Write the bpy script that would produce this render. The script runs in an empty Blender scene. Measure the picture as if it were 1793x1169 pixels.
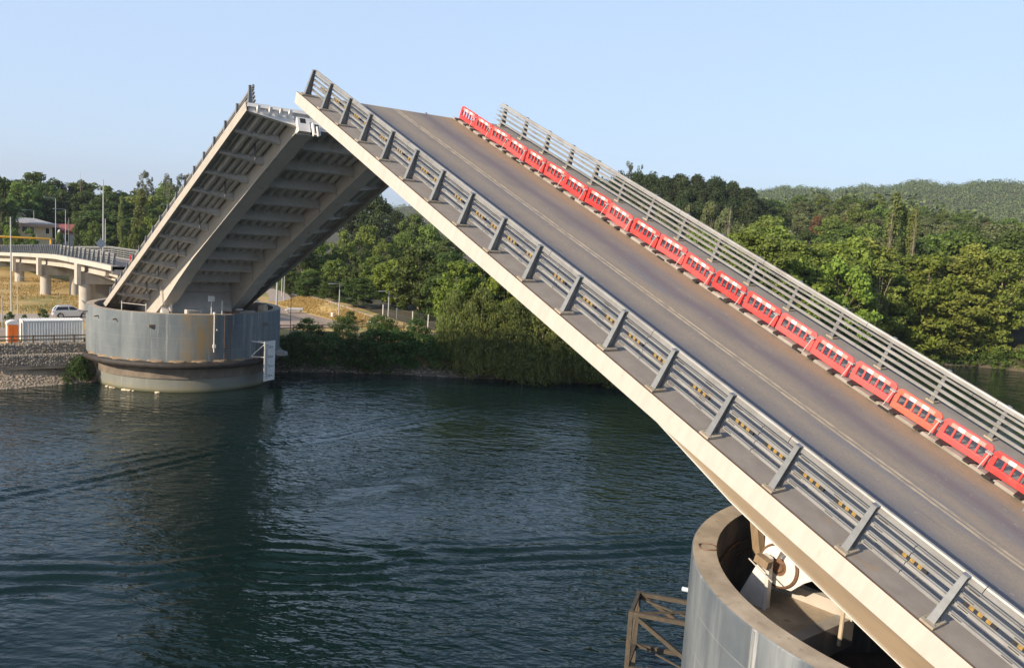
import bpy, bmesh, math, random
import numpy as np
from mathutils import Vector, Matrix
rnd = random.Random(11)
SC = bpy.context.scene
COL = SC.collection
R = math.radians

# ------------------------------------------------------------------ camera, sky, sun, exposure
cam_d = bpy.data.cameras.new('camera'); cam = bpy.data.objects.new('camera', cam_d); COL.objects.link(cam)
cx_ = Vector((-0.60820486, -0.79142469, 0.06110487)); cy_ = Vector((0.13104961, -0.02419075, 0.99108063)); cz_ = Vector((-0.78288751, 0.61078782, 0.11842883))
cam.matrix_world = Matrix(((cx_.x, cy_.x, cz_.x, -9.41), (cx_.y, cy_.y, cz_.y, 21.85), (cx_.z, cy_.z, cz_.z, 19.29), (0, 0, 0, 1)))
cam_d.sensor_width = 36; cam_d.lens = 36 * 1450.26 / 1793; cam_d.clip_end = 20000; cam_d.clip_start = .1
SC.camera = cam
SUN_AZ, SUN_EL = R(95), R(24)
w = bpy.data.worlds.new('World'); SC.world = w; w.use_nodes = True
nt = w.node_tree; bg = nt.nodes['Background']; sky = nt.nodes.new('ShaderNodeTexSky')
sky.sky_type = 'NISHITA'; sky.sun_disc = False; sky.sun_elevation = SUN_EL; sky.sun_rotation = math.pi / 2 - SUN_AZ
sky.air_density = 1.0; sky.dust_density = .6; sky.ozone_density = 1.6; sky.altitude = 0
mxs = nt.nodes.new('ShaderNodeMix'); mxs.data_type = 'RGBA'; mxs.inputs[7].default_value = (2.9, 3.68, 4.95, 1)   # thin even summer veil over the clear sky
tcw = nt.nodes.new('ShaderNodeTexCoord'); spw = nt.nodes.new('ShaderNodeSeparateXYZ'); mrw = nt.nodes.new('ShaderNodeMapRange'); mrw.interpolation_type = 'SMOOTHSTEP'
nt.links.new(tcw.outputs['Generated'], spw.inputs[0]); nt.links.new(spw.outputs[2], mrw.inputs[0])
for i_, v_ in ((1, .2), (2, .62), (3, .75), (4, .1)): mrw.inputs[i_].default_value = v_
nt.links.new(mrw.outputs[0], mxs.inputs[0]); nt.links.new(sky.outputs[0], mxs.inputs[6]); nt.links.new(mxs.outputs[2], bg.inputs[0]); bg.inputs[1].default_value = 0.15
sd = bpy.data.lights.new('sun', 'SUN'); so = bpy.data.objects.new('sun', sd); COL.objects.link(so)
sd.energy = 5.0; sd.angle = R(.5); sd.color = (1, .84, .64)
sdir = Vector((math.cos(SUN_EL) * math.cos(SUN_AZ), math.cos(SUN_EL) * math.sin(SUN_AZ), math.sin(SUN_EL)))
so.rotation_euler = sdir.to_track_quat('Z', 'Y').to_euler(); so.location = sdir * 300
SC.view_settings.view_transform = 'Standard'; SC.view_settings.look = 'None'
SC.view_settings.exposure = 0.5; SC.view_settings.gamma = 1.0
SC.cycles.max_bounces = 6; SC.cycles.transparent_max_bounces = 4
try: SC.cycles.use_denoising = True
except Exception: pass

# ------------------------------------------------------------------ helpers
def tag(o, label=None, cat=None, group=None, kind=None):
    if label: o['label'] = label
    if cat: o['category'] = cat
    if group: o['group'] = group
    if kind: o['kind'] = kind
    return o
def empty(name, loc=(0, 0, 0), rz=0, label=None, cat=None, group=None, mw=None):
    o = bpy.data.objects.new(name, None); COL.objects.link(o); o.empty_display_size = .3
    if mw is not None: o.matrix_world = mw
    else: o.location = loc; o.rotation_euler = (0, 0, rz)
    return tag(o, label, cat, group)
def copy_tree(o, parent=None):
    c = o.copy(); COL.objects.link(c); c.parent = parent
    for ch in o.children: copy_tree(ch, c)
    return c
class MB:
    def __init__(s): s.v = []; s.f = []; s.m = []; s.uv = {}
    def add(s, vs, fs, mi=0):
        b = len(s.v); s.v += [tuple(p) for p in vs]; s.f += [tuple(b + i for i in f) for f in fs]; s.m += [mi] * len(fs); return b
    def box(s, x0, x1, y0, y1, z0, z1, mi=0):
        if x0 > x1: x0, x1 = x1, x0
        if y0 > y1: y0, y1 = y1, y0
        s.add([(x0, y0, z0), (x1, y0, z0), (x1, y1, z0), (x0, y1, z0), (x0, y0, z1), (x1, y0, z1), (x1, y1, z1), (x0, y1, z1)],
              [(0, 3, 2, 1), (4, 5, 6, 7), (0, 1, 5, 4), (1, 2, 6, 5), (2, 3, 7, 6), (3, 0, 4, 7)], mi)
    def hexa(s, p, mi=0):   # 8 points: bottom loop then top loop
        s.add(p, [(0, 3, 2, 1), (4, 5, 6, 7), (0, 1, 5, 4), (1, 2, 6, 5), (2, 3, 7, 6), (3, 0, 4, 7)], mi)
    def beam(s, p, q, w, h, up=(0, 0, 1), mi=0):
        p = Vector(p); q = Vector(q); d = (q - p).normalized(); u = Vector(up); a = d.cross(u)
        if a.length < 1e-4: a = d.cross(Vector((1, 0, 0)))
        a.normalize(); b = a.cross(d).normalized(); a = a * w / 2; b = b * h / 2
        s.hexa([p - a - b, p + a - b, q + a - b, q - a - b, p - a + b, p + a + b, q + a + b, q - a + b], mi)
    def tube(s, pts, r, n=8, mi=0, caps=True):
        pts = [Vector(p) for p in pts]; rs = r if isinstance(r, (list, tuple)) else [r] * len(pts); rings = []; prev = None
        for i, p in enumerate(pts):
            d = (pts[min(i + 1, len(pts) - 1)] - pts[max(i - 1, 0)]).normalized()
            if prev is None:
                a = d.cross(Vector((0, 0, 1)));
                if a.length < 1e-3: a = d.cross(Vector((1, 0, 0)))
            else: a = prev - d * prev.dot(d)
            a.normalize(); prev = a; b = d.cross(a)
            rings.append([p + (a * math.cos(2 * math.pi * k / n) + b * math.sin(2 * math.pi * k / n)) * rs[i] for k in range(n)])
        b0 = len(s.v); s.v += [tuple(x) for rg in rings for x in rg]
        for i in range(len(rings) - 1):
            for k in range(n):
                s.f.append((b0 + i * n + k, b0 + i * n + (k + 1) % n, b0 + (i + 1) * n + (k + 1) % n, b0 + (i + 1) * n + k)); s.m.append(mi)
        if caps:
            s.f.append(tuple(b0 + k for k in range(n))[::-1]); s.m.append(mi)
            s.f.append(tuple(b0 + (len(rings) - 1) * n + k for k in range(n))); s.m.append(mi)
    def lathe(s, prof, c, n=64, mi=0, a0=0, a1=2 * math.pi, R0=10.):
        full = abs(a1 - a0 - 2 * math.pi) < 1e-6; m = n if full else n + 1; b0 = len(s.v)
        for i, (r, z) in enumerate(prof):
            for k in range(m):
                a = a0 + (a1 - a0) * k / n; s.uv[len(s.v)] = ((a) * R0, z, r); s.v.append((c[0] + r * math.cos(a), c[1] + r * math.sin(a), z))
        for i in range(len(prof) - 1):
            for k in range(n):
                k2 = (k + 1) % m; s.f.append((b0 + i * m + k, b0 + i * m + k2, b0 + (i + 1) * m + k2, b0 + (i + 1) * m + k)); s.m.append(mi)
    def prism(s, poly, f3, mi=0):   # poly in 2-D, f3(u, v, side) -> 3-D for side 0 / 1
        n = len(poly); vs = [f3(u, v, 0) for u, v in poly] + [f3(u, v, 1) for u, v in poly]
        s.add(vs, [tuple(range(n))[::-1], tuple(range(n, 2 * n))] + [(i, (i + 1) % n, n + (i + 1) % n, n + i) for i in range(n)], mi)
    def build(s, name, mats, parent=None, smooth=False, bevel=0, flip=True):
        me = bpy.data.meshes.new(name); me.from_pydata(s.v, [], s.f)
        if not isinstance(mats, (list, tuple)): mats = [mats]
        for m_ in mats: me.materials.append(m_)
        if len(mats) > 1: me.polygons.foreach_set('material_index', s.m)
        if s.uv:
            at = me.attributes.new('cyl', 'FLOAT_VECTOR', 'POINT'); arr = np.zeros((len(s.v), 3), 'f')
            for k, t in s.uv.items(): arr[k] = t
            at.data.foreach_set('vector', arr.ravel())
        if flip:
            bm = bmesh.new(); bm.from_mesh(me); bmesh.ops.recalc_face_normals(bm, faces=bm.faces[:]); bm.to_mesh(me); bm.free()
        if smooth:
            me.polygons.foreach_set('use_smooth', [True] * len(me.polygons))
            try: me.set_sharp_from_angle(angle=R(40))
            except Exception: pass
        me.update()
        o = bpy.data.objects.new(name, me); COL.objects.link(o)
        if bevel:
            b = o.modifiers.new('bevel', 'BEVEL'); b.width = bevel; b.segments = 2; b.limit_method = 'ANGLE'; b.angle_limit = R(40)
        if parent: o.parent = parent
        return o

# ------------------------------------------------------------------ materials
def N(nt, typ, **k):
    n = nt.nodes.new(typ)
    for a, b in k.items(): setattr(n, a, b)
    return n
def mat(name, col, rough=.6, col2=None, scale=4., detail=5, stretch=(1, 1, 1), lo=.35, hi=.65, bump=0., bscale=30., metal=0., spec=.5,
        col3=None, scale3=1.2, lo3=.58, hi3=.72, stretch3=(1, 1, 1), coord='Object'):
    m = bpy.data.materials.new(name); m.use_nodes = True; t = m.node_tree; p = t.nodes['Principled BSDF']
    p.inputs['Roughness'].default_value = rough; p.inputs['Metallic'].default_value = metal; p.inputs['Specular IOR Level'].default_value = spec
    tc = N(t, 'ShaderNodeTexCoord'); out = None
    def noise(sc, st, dt):
        mp = N(t, 'ShaderNodeMapping'); mp.inputs['Scale'].default_value = st; t.links.new(tc.outputs[coord], mp.inputs[0])
        n = N(t, 'ShaderNodeTexNoise'); n.inputs['Scale'].default_value = sc; n.inputs['Detail'].default_value = dt; n.inputs['Roughness'].default_value = .6
        t.links.new(mp.outputs[0], n.inputs['Vector']); return n.outputs['Fac']
    def ramp(f, a, b):
        r = N(t, 'ShaderNodeMapRange'); r.inputs['From Min'].default_value = a; r.inputs['From Max'].default_value = b; t.links.new(f, r.inputs['Value']); return r.outputs[0]
    def mix(f, a, b):
        x = N(t, 'ShaderNodeMix', data_type='RGBA'); t.links.new(f, x.inputs[0])
        for i, v in ((6, a), (7, b)):
            if isinstance(v, tuple): x.inputs[i].default_value = (*v, 1)
            else: t.links.new(v, x.inputs[i])
        return x.outputs[2]
    c = col
    if col2: c = mix(ramp(noise(scale, stretch, detail), lo, hi), c, col2)
    if col3: c = mix(ramp(noise(scale3, stretch3, 6), lo3, hi3), c, col3)
    if isinstance(c, tuple): p.inputs['Base Color'].default_value = (*c, 1)
    else: t.links.new(c, p.inputs['Base Color'])
    if bump:
        b = N(t, 'ShaderNodeBump'); b.inputs['Strength'].default_value = bump; b.inputs['Distance'].default_value = .05
        t.links.new(noise(bscale, (1, 1, 1), 6), b.inputs['Height']); t.links.new(b.outputs[0], p.inputs['Normal'])
    return m
M = {}
M['cream'] = mat('cream_paint', (.5, .475, .425), .55, (.43, .405, .36), 1.3, 7, (2.5, 1, .5), .35, .75, bump=.08, bscale=2, col3=(.42, .27, .15), scale3=1.6, lo3=.66, hi3=.84, stretch3=(1.6, 1, .7))
M['creamfar'] = mat('dirty_cream_paint', (.44, .40, .34), .6, (.36, .33, .28), 1.2, 6, (1, 1, 4), .4, .7, col3=(.33, .22, .13), scale3=1.1, lo3=.66, hi3=.8)
M['steelwhite'] = mat('grey_white_steel', (.64, .61, .565), .55, (.54, .515, .475), .7, 6, (1, 1, 1), .35, .7, col3=(.36, .3, .24), scale3=1.1, lo3=.6, hi3=.8)
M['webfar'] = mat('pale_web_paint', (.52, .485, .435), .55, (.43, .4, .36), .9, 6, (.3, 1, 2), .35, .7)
M['steelwhite2'] = mat('tan_web_paint', (.27, .21, .145), .6, (.2, .155, .105), .9, 6, (.3, 1, 2), .35, .7)  # near leaf girder webs, a darker tan than the far leaf's
M['flange'] = mat('tan_steel', (.55, .46, .34), .6, (.42, .34, .24), 1.4, 6, (1, 1, 1), .35, .7, col3=(.3, .14, .06), scale3=.8, lo3=.62, hi3=.75)
M['railsteel'] = mat('grey_rail_paint', (.22, .235, .245), .5, (.17, .18, .19), 3, 5, (1, 1, 1), .4, .7, metal=.15)
M['raillight'] = mat('galvanised_rail', (.33, .33, .32), .5, (.24, .235, .225), 2.2, 6, (.4, 1, 1), .4, .7, metal=.25, col3=(.33, .24, .13), scale3=.9, lo3=.66, hi3=.8)
M['tanblock'] = mat('tan_concrete_pad', (.44, .38, .29), .85, (.34, .29, .22), 5, 5)
M['kerb'] = mat('pale_kerb_concrete', (.36, .33, .29), .85, (.25, .22, .18), 2.5, 6, (.6, 1, 1))
M['walk'] = mat('grey_walkway', (.29, .255, .22), .9, (.225, .2, .175), 1.3, 6, (1, 1, 1), .35, .7, bump=.1, col3=(.33, .22, .13), scale3=.7, lo3=.62, hi3=.8)
M['concrete'] = mat('pale_concrete', (.5, .46, .4), .85, (.38, .35, .3), 1.2, 6, (1, 1, .5), .35, .7, bump=.15)
M['concretegrey'] = mat('weathered_concrete', (.36, .34, .31), .85, (.25, .22, .19), .8, 6, (1, 1, .35), .35, .7, bump=.15, col3=(.17, .14, .11), scale3=.9, lo3=.6, hi3=.8, stretch3=(1, 1, .25))
M['pit'] = mat('dark_pit_concrete', (.2, .16, .12), .85, (.12, .1, .08), .9, 6)  # pit walls and floor in a darker brown than the other concrete
M['tanconc'] = mat('tan_platform_concrete', (.45, .37, .275), .9, (.31, .25, .18), .9, 8, lo=.38, hi=.62, bump=.2, col3=(.22, .17, .12), scale3=2.5, lo3=.6, hi3=.74)
M['rust'] = mat('rusted_steel', (.2, .11, .06), .8, (.11, .06, .035), 5, 6)
M['frame'] = mat('brown_frame_steel', (.085, .07, .05), .75, (.055, .045, .032), 2.5, 6, col3=(.16, .08, .04), scale3=1.4)
M['fender'] = mat('dark_rubber_tube', (.022, .018, .016), .7, (.04, .032, .026), 2, 6)
M['timber'] = mat('worn_timber', (.3, .215, .13), .8, (.2, .145, .09), 3, 6, (1, 1, .3))
M['rail_timber'] = mat('brown_fence_timber', (.19, .13, .07), .85, (.12, .085, .05), 3, 6)
M['red'] = mat('red_plastic', (.86, .07, .065), .5, (.78, .06, .055), 1.4, 5, lo=.4, hi=.75)
M['redorange'] = mat('orange_red_plastic', (.88, .1, .045), .5, (.78, .08, .04), 1.4, 5, lo=.4, hi=.75)
M['stripw'] = mat('white_reflective', (.82, .78, .74), .35)
M['stripp'] = mat('pink_reflective', (.82, .3, .26), .35)
M['rubber'] = mat('black_rubber', (.018, .017, .017), .8, (.03, .027, .025), 6)
M['yellow'] = mat('yellow_marker', (.36, .225, .05), .6, (.2, .13, .04), 9)
M['yellowpipe'] = mat('yellow_gantry_paint', (.72, .38, .03), .5)
M['white'] = mat('white_paint', (.76, .74, .7), .5, (.66, .63, .58), 1.5, 6)
M['offwhite'] = mat('dusty_white_metal', (.62, .6, .56), .5, (.5, .48, .44), 2, 6)
M['dark'] = mat('dark_gap', (.02, .02, .02), .8)
M['black'] = mat('black_lettering', (.025, .025, .03), .7)
M['lamp'] = mat('galvanised_pole', (.45, .46, .46), .45, metal=.3)
M['darkpole'] = mat('dark_pole', (.12, .12, .12), .6)
M['orange'] = mat('orange_door_plastic', (.85, .2, .02), .45, (.75, .17, .02), 2)
M['gravel'] = mat('gravel_lot', (.36, .275, .215), .95, (.28, .21, .16), .25, 8, (1, 1, 1), .3, .7, bump=.3, bscale=6, col3=(.2, .16, .11), scale3=.12, lo3=.55, hi3=.7)
M['asphaltgrey'] = mat('grey_asphalt', (.16, .15, .145), .9, (.12, .112, .11), .6, 7)
M['path'] = mat('pale_path', (.36, .3, .25), .95, (.36, .3, .24), .5, 7)
M['beach'] = mat('beach_sand', (.42, .32, .22), .95, (.28, .21, .14), .7, 8, bump=.5, bscale=5)
M['stone'] = mat('river_stone', (.38, .32, .25), .9, (.25, .21, .165), 1.3, 4, lo=.3, hi=.7)
M['glass'] = mat('dark_glass', (.02, .022, .025), .08, spec=.6)
M['silver'] = mat('silver_car_paint', (.62, .63, .64), .28, metal=.35)
M['tyre'] = mat('tyre_rubber', (.025, .025, .025), .8)
M['rim'] = mat('alloy_rim', (.45, .45, .45), .35, metal=.6)
M['tail'] = mat('red_lens', (.35, .02, .02), .25)
M['wall_yellow'] = mat('cream_house_wall', (.6, .5, .32), .8, (.5, .42, .27), .5)
M['roof_grey'] = mat('pale_metal_roof', (.42, .4, .38), .5, (.34, .32, .3), .6)
M['fascia_wood'] = mat('pinkish_fascia_board', (.36, .26, .2), .7)
M['wall_blue'] = mat('blue_grey_boards', (.34, .37, .4), .7, (.27, .3, .33), .8)
M['roof_red'] = mat('red_roof', (.4, .11, .08), .65, (.32, .09, .07), .7)
M['wall_white'] = mat('white_house_wall', (.62, .6, .56), .8)
M['brick'] = mat('brick_wall', (.36, .17, .11), .85)
M['paint_white'] = mat('road_paint', (.47, .38, .26), .8, (.28, .23, .17), 3.5, 7, (.5, 1, 1), .42, .62)
M['signback'] = mat('bare_sign_back', (.38, .39, .4), .4, metal=.4)
M['bark'] = mat('grey_bark', (.22, .18, .13), .95, (.13, .105, .08), 4, 6, (1, 1, .3))
M['barkpale'] = mat('pale_bark', (.4, .34, .27), .95, (.26, .21, .16), 4, 6, (1, 1, .3))
M['boatgrey'] = mat('grey_boat_paint', (.36, .36, .36), .55, (.27, .27, .27), 2)
M['foam'] = mat('yellowish_foam', (.72, .6, .42), .9)

def weather(m, dirt=(.3, .2, .15), amt=.4, sc=2.2, rv=(.86, 1.02)):   # every unit a little faded or dirty in its own way
    t = m.node_tree; p = t.nodes['Principled BSDF']; old = p.inputs['Base Color'].links[0].from_socket; oi = N(t, 'ShaderNodeObjectInfo'); tc = N(t, 'ShaderNodeTexCoord')
    ad = N(t, 'ShaderNodeVectorMath', operation='ADD'); sc_ = N(t, 'ShaderNodeMath', operation='MULTIPLY'); sc_.inputs[1].default_value = 40; t.links.new(oi.outputs['Random'], sc_.inputs[0]); t.links.new(tc.outputs['Object'], ad.inputs[0]); t.links.new(sc_.outputs[0], ad.inputs[1])
    n = N(t, 'ShaderNodeTexNoise'); n.inputs['Scale'].default_value = sc; n.inputs['Detail'].default_value = 8; n.inputs['Roughness'].default_value = .7; t.links.new(ad.outputs[0], n.inputs[0])
    a = N(t, 'ShaderNodeMapRange'); a.inputs[1].default_value = .52; a.inputs[2].default_value = .78; a.inputs[4].default_value = amt; t.links.new(n.outputs['Fac'], a.inputs[0])
    hs = N(t, 'ShaderNodeHueSaturation'); v = N(t, 'ShaderNodeMapRange'); v.inputs[3].default_value, v.inputs[4].default_value = rv; t.links.new(oi.outputs['Random'], v.inputs[0]); t.links.new(v.outputs[0], hs.inputs['Value']); t.links.new(old, hs.inputs['Color'])
    s = N(t, 'ShaderNodeMapRange'); s.inputs[3].default_value = 1.03; s.inputs[4].default_value = .95; t.links.new(oi.outputs['Random'], s.inputs[0]); t.links.new(s.outputs[0], hs.inputs['Saturation'])
    x = N(t, 'ShaderNodeMix', data_type='RGBA'); t.links.new(a.outputs[0], x.inputs[0]); t.links.new(hs.outputs[0], x.inputs[6]); x.inputs[7].default_value = (*dirt, 1); t.links.new(x.outputs[2], p.inputs['Base Color'])
weather(M['red']); weather(M['redorange']); weather(M['raillight'], (.16, .13, .1), .6, 1.6, (.9, 1.08)); weather(M['railsteel'], (.13, .1, .075), .5, 2.4, (.9, 1.1)); weather(M['tanblock'], (.2, .16, .12), .5, 3, (.85, 1.12))
def asphalt():
    m = bpy.data.materials.new('worn_bridge_asphalt'); m.use_nodes = True; t = m.node_tree; p = t.nodes['Principled BSDF']; p.inputs['Roughness'].default_value = .72
    p.inputs['Specular IOR Level'].default_value = .35
    tc = N(t, 'ShaderNodeTexCoord')
    def nz(sc, st, det=6, off=0.):
        mp = N(t, 'ShaderNodeMapping'); mp.inputs['Scale'].default_value = st; mp.inputs['Location'].default_value = (off, off, 0); t.links.new(tc.outputs['Object'], mp.inputs[0])
        n = N(t, 'ShaderNodeTexNoise'); n.inputs['Scale'].default_value = sc; n.inputs['Detail'].default_value = det; n.inputs['Roughness'].default_value = .62; t.links.new(mp.outputs[0], n.inputs[0]); return n.outputs['Fac']
    def mr(f, a, b, c=0., d=1.):
        r = N(t, 'ShaderNodeMapRange'); r.inputs[1].default_value = a; r.inputs[2].default_value = b; r.inputs[3].default_value = c; r.inputs[4].default_value = d; r.interpolation_type = 'SMOOTHSTEP'; t.links.new(f, r.inputs[0]); return r.outputs[0]
    def mx(f, a, b):
        x = N(t, 'ShaderNodeMix', data_type='RGBA'); t.links.new(f, x.inputs[0])
        for i, v in ((6, a), (7, b)):
            if isinstance(v, tuple): x.inputs[i].default_value = (*v, 1)
            else: t.links.new(v, x.inputs[i])
        return x.outputs[2]
    def mt(op, a, b):
        x = N(t, 'ShaderNodeMath', operation=op)
        for i, v in ((0, a), (1, b)):
            if isinstance(v, (int, float)): x.inputs[i].default_value = v
            else: t.links.new(v, x.inputs[i])
        return x.outputs[0]
    sep = N(t, 'ShaderNodeSeparateXYZ'); t.links.new(tc.outputs['Object'], sep.inputs[0]); y = sep.outputs[1]
    c = mx(mr(nz(.35, (1, 1, 1)), .35, .68), (.265, .22, .175), (.205, .178, .155))
    c = mx(mr(nz(.16, (.5, 1.3, 1), 5, 7.), .5, .72, 0, .7), c, (.17, .175, .2))          # bluish worn patches
    wob = mt('MULTIPLY', nz(.22, (1, .6, 1), 4, 3.), 1.0)
    yy = mt('ADD', y, wob)
    for yc, wd, col, amt in ((-10.9, 1.3, (.36, .245, .13), .9), (-8.9, .8, (.15, .12, .135), .85), (-7.4, .8, (.34, .265, .18), .75), (-5.7, .75, (.32, .26, .19), .7), (-4.3, .8, (.115, .12, .145), .9), (-3.0, .6, (.29, .235, .18), .7)):
        dd = mt('ABSOLUTE', mt('ADD', yy, -yc - .5), 0); c = mx(mr(dd, 0, wd, amt, 0.), c, col)
    c = mx(mr(nz(2.2, (.25, 2.2, 1), 7, 1.), .55, .8, 0, .5), c, (.3, .26, .21))          # long scuffs
    c = mx(mr(nz(9, (1, 1, 1), 8, 5.), .3, .75, 0, .35), c, (.135, .125, .12))
    c = mx(mr(nz(.5, (1, 2, 1), 6, 13.), .68, .78, 0, .5), c, (.28, .18, .17))
    c = mx(mr(nz(34, (1, 1, 1), 3, 2.), .42, .6, 0, .2), c, (.34, .31, .28)); c = mx(mr(nz(27, (1, 1, 1), 3, 8.), .5, .64, 0, .25), c, (.09, .085, .085))   # grain
    c = mx(mr(nz(1.3, (.12, 3.5, 1), 7, 17.), .6, .7, 0, .45), c, (.11, .105, .105)); c = mx(mr(nz(3.1, (1, 1, 1), 8, 23.), .64, .7, 0, .6), c, (.36, .31, .25))
    t.links.new(c, p.inputs['Base Color'])
    b = N(t, 'ShaderNodeBump'); b.inputs['Strength'].default_value = .2; b.inputs['Distance'].default_value = .03; t.links.new(nz(22, (1, 1, 1), 8), b.inputs['Height']); t.links.new(b.outputs[0], p.inputs['Normal'])
    return m
M['asphalt'] = asphalt()

def rust_edge(m):   # rust bleeding down from the top edge of the beam
    t = m.node_tree; p = t.nodes['Principled BSDF']; old = p.inputs['Base Color'].links[0].from_socket; tc = N(t, 'ShaderNodeTexCoord'); sp = N(t, 'ShaderNodeSeparateXYZ'); t.links.new(tc.outputs['Object'], sp.inputs[0])
    mp = N(t, 'ShaderNodeMapping'); mp.inputs['Scale'].default_value = (1, 1, .25); t.links.new(tc.outputs['Object'], mp.inputs[0]); n = N(t, 'ShaderNodeTexNoise'); n.inputs['Scale'].default_value = 1.1; n.inputs['Detail'].default_value = 8; n.inputs['Roughness'].default_value = .7; t.links.new(mp.outputs[0], n.inputs[0])
    a = N(t, 'ShaderNodeMapRange'); a.inputs[1].default_value = -.28; a.inputs[2].default_value = .06; t.links.new(sp.outputs[2], a.inputs[0])
    b = N(t, 'ShaderNodeMath', operation='MULTIPLY_ADD'); b.inputs[1].default_value = .32; t.links.new(a.outputs[0], b.inputs[0]); t.links.new(n.outputs['Fac'], b.inputs[2])
    c = N(t, 'ShaderNodeMapRange'); c.inputs[1].default_value = .9; c.inputs[2].default_value = 1.04; c.inputs[4].default_value = .85; t.links.new(b.outputs[0], c.inputs[0])
    x = N(t, 'ShaderNodeMix', data_type='RGBA'); t.links.new(c.outputs[0], x.inputs[0]); t.links.new(old, x.inputs[6]); x.inputs[7].default_value = (.42, .19, .07, 1); t.links.new(x.outputs[2], p.inputs['Base Color'])
rust_edge(M['cream']); rust_edge(M['creamfar'])
def pier_mat(name, k_, rust=None):
    m = bpy.data.materials.new(name); m.use_nodes = True; t = m.node_tree; p = t.nodes['Principled BSDF']; p.inputs['Roughness'].default_value = .9; p.inputs['Specular IOR Level'].default_value = .25
    at = N(t, 'ShaderNodeAttribute'); at.attribute_name = 'cyl'
    def nz(sc, st, det=6, off=0.):
        mp = N(t, 'ShaderNodeMapping'); mp.inputs['Scale'].default_value = st; mp.inputs['Location'].default_value = (off, off, 0); t.links.new(at.outputs['Vector'], mp.inputs[0])
        n = N(t, 'ShaderNodeTexNoise'); n.inputs['Scale'].default_value = sc; n.inputs['Detail'].default_value = det; n.inputs['Roughness'].default_value = .6; t.links.new(mp.outputs[0], n.inputs[0]); return n.outputs['Fac']
    def mr(f, a, b, c=0., d=1.):
        r = N(t, 'ShaderNodeMapRange'); r.inputs[1].default_value = a; r.inputs[2].default_value = b; r.inputs[3].default_value = c; r.inputs[4].default_value = d; t.links.new(f, r.inputs[0]); return r.outputs[0]
    def mx(f, a, b):
        x = N(t, 'ShaderNodeMix', data_type='RGBA'); t.links.new(f, x.inputs[0])
        for i, v in ((6, a), (7, b)):
            if isinstance(v, tuple): x.inputs[i].default_value = (*v, 1)
            else: t.links.new(v, x.inputs[i])
        return x.outputs[2]
    def mt(op, a, b):
        x = N(t, 'ShaderNodeMath', operation=op)
        for i, v in ((0, a), (1, b)):
            if isinstance(v, (int, float)): x.inputs[i].default_value = v
            else: t.links.new(v, x.inputs[i])
        return x.outputs[0]
    sep = N(t, 'ShaderNodeSeparateXYZ'); t.links.new(at.outputs['Vector'], sep.inputs[0]); u, z = sep.outputs[0], sep.outputs[1]
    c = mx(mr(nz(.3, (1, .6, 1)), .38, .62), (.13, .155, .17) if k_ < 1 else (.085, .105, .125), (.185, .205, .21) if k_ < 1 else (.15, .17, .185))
    c = mx(mr(nz(.5, (1, .12, 1), 6, 3.), .46, .66, 0, .6 * k_), c, (.25, .27, .275))            # pale run-off streaks
    c = mx(mr(nz(2.2, (1, .045, 1), 5, 9.), .6, .66, 0, .6 * k_), c, (.38, .38, .37))
    c = mx(mr(nz(1.1, (1, .09, 1), 5, 15.), .54, .7, 0, .5 * k_), c, (.09, .105, .115))
    # form lines
    ln = mt('ABSOLUTE', mt('SUBTRACT', mt('FRACT', mt('DIVIDE', z, 1.35), 0), .5), 0)
    c = mx(mt('MULTIPLY', mr(ln, .0, .022, .55, 0.), mr(nz(.6, (1, 1, 1), 3, 21.), .35, .6)), c, (.3, .3, .29))
    if rust:
        a, b = rust; uu = mt('ADD', u, mt('MULTIPLY', mt('SUBTRACT', nz(.8, (.2, 1.2, 1), 5), .5), 1.2))
        band = mt('MULTIPLY', mr(uu, a - .3, a + .2), mr(uu, b - .9, b + .5, 1., 0.))
        c = mx(mt('MULTIPLY', band, mr(nz(1.1, (1, .22, 1), 6, 31.), .42, .68, .1, .75)), c, (.30, .19, .05))
        low = mt('MULTIPLY', mr(z, 2.0, 2.6, 1., 0.), 1.); c = mx(mt('MULTIPLY', low, .55), c, (.26, .25, .19))
        c = mx(mt('MULTIPLY', mt('MULTIPLY', mr(z, 1.2, 2.2), mr(z, 2.3, 2.9, 1., 0.)), mr(nz(.35, (1, 1, 1), 5, 41.), .45, .65, 0, .7)), c, (.40, .28, .14))
        c = mx(mr(mt('ADD', z, mt('MULTIPLY', nz(.9, (1, 1, 1), 5, 51.), .8)), .5, 1.1, .85, 0.), c, (.235, .215, .13))
        c = mx(mr(z, .05, .35, .8, 0.), c, (.07, .075, .04))
    t.links.new(c, p.inputs['Base Color'])
    b = N(t, 'ShaderNodeBump'); b.inputs['Strength'].default_value = .25; b.inputs['Distance'].default_value = .05; t.links.new(nz(3, (1, 1, 1), 7), b.inputs['Height']); t.links.new(b.outputs[0], p.inputs['Normal'])
    return m
FARC, NEARC = (91.9, -7.87), (.505, -7.87)
M['pier_far'] = pier_mat('stained_pier_concrete', .9, rust=(R(161.5) * 10, R(181) * 10))
M['pier_near'] = pier_mat('streaked_pier_concrete', 1.6)

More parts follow.
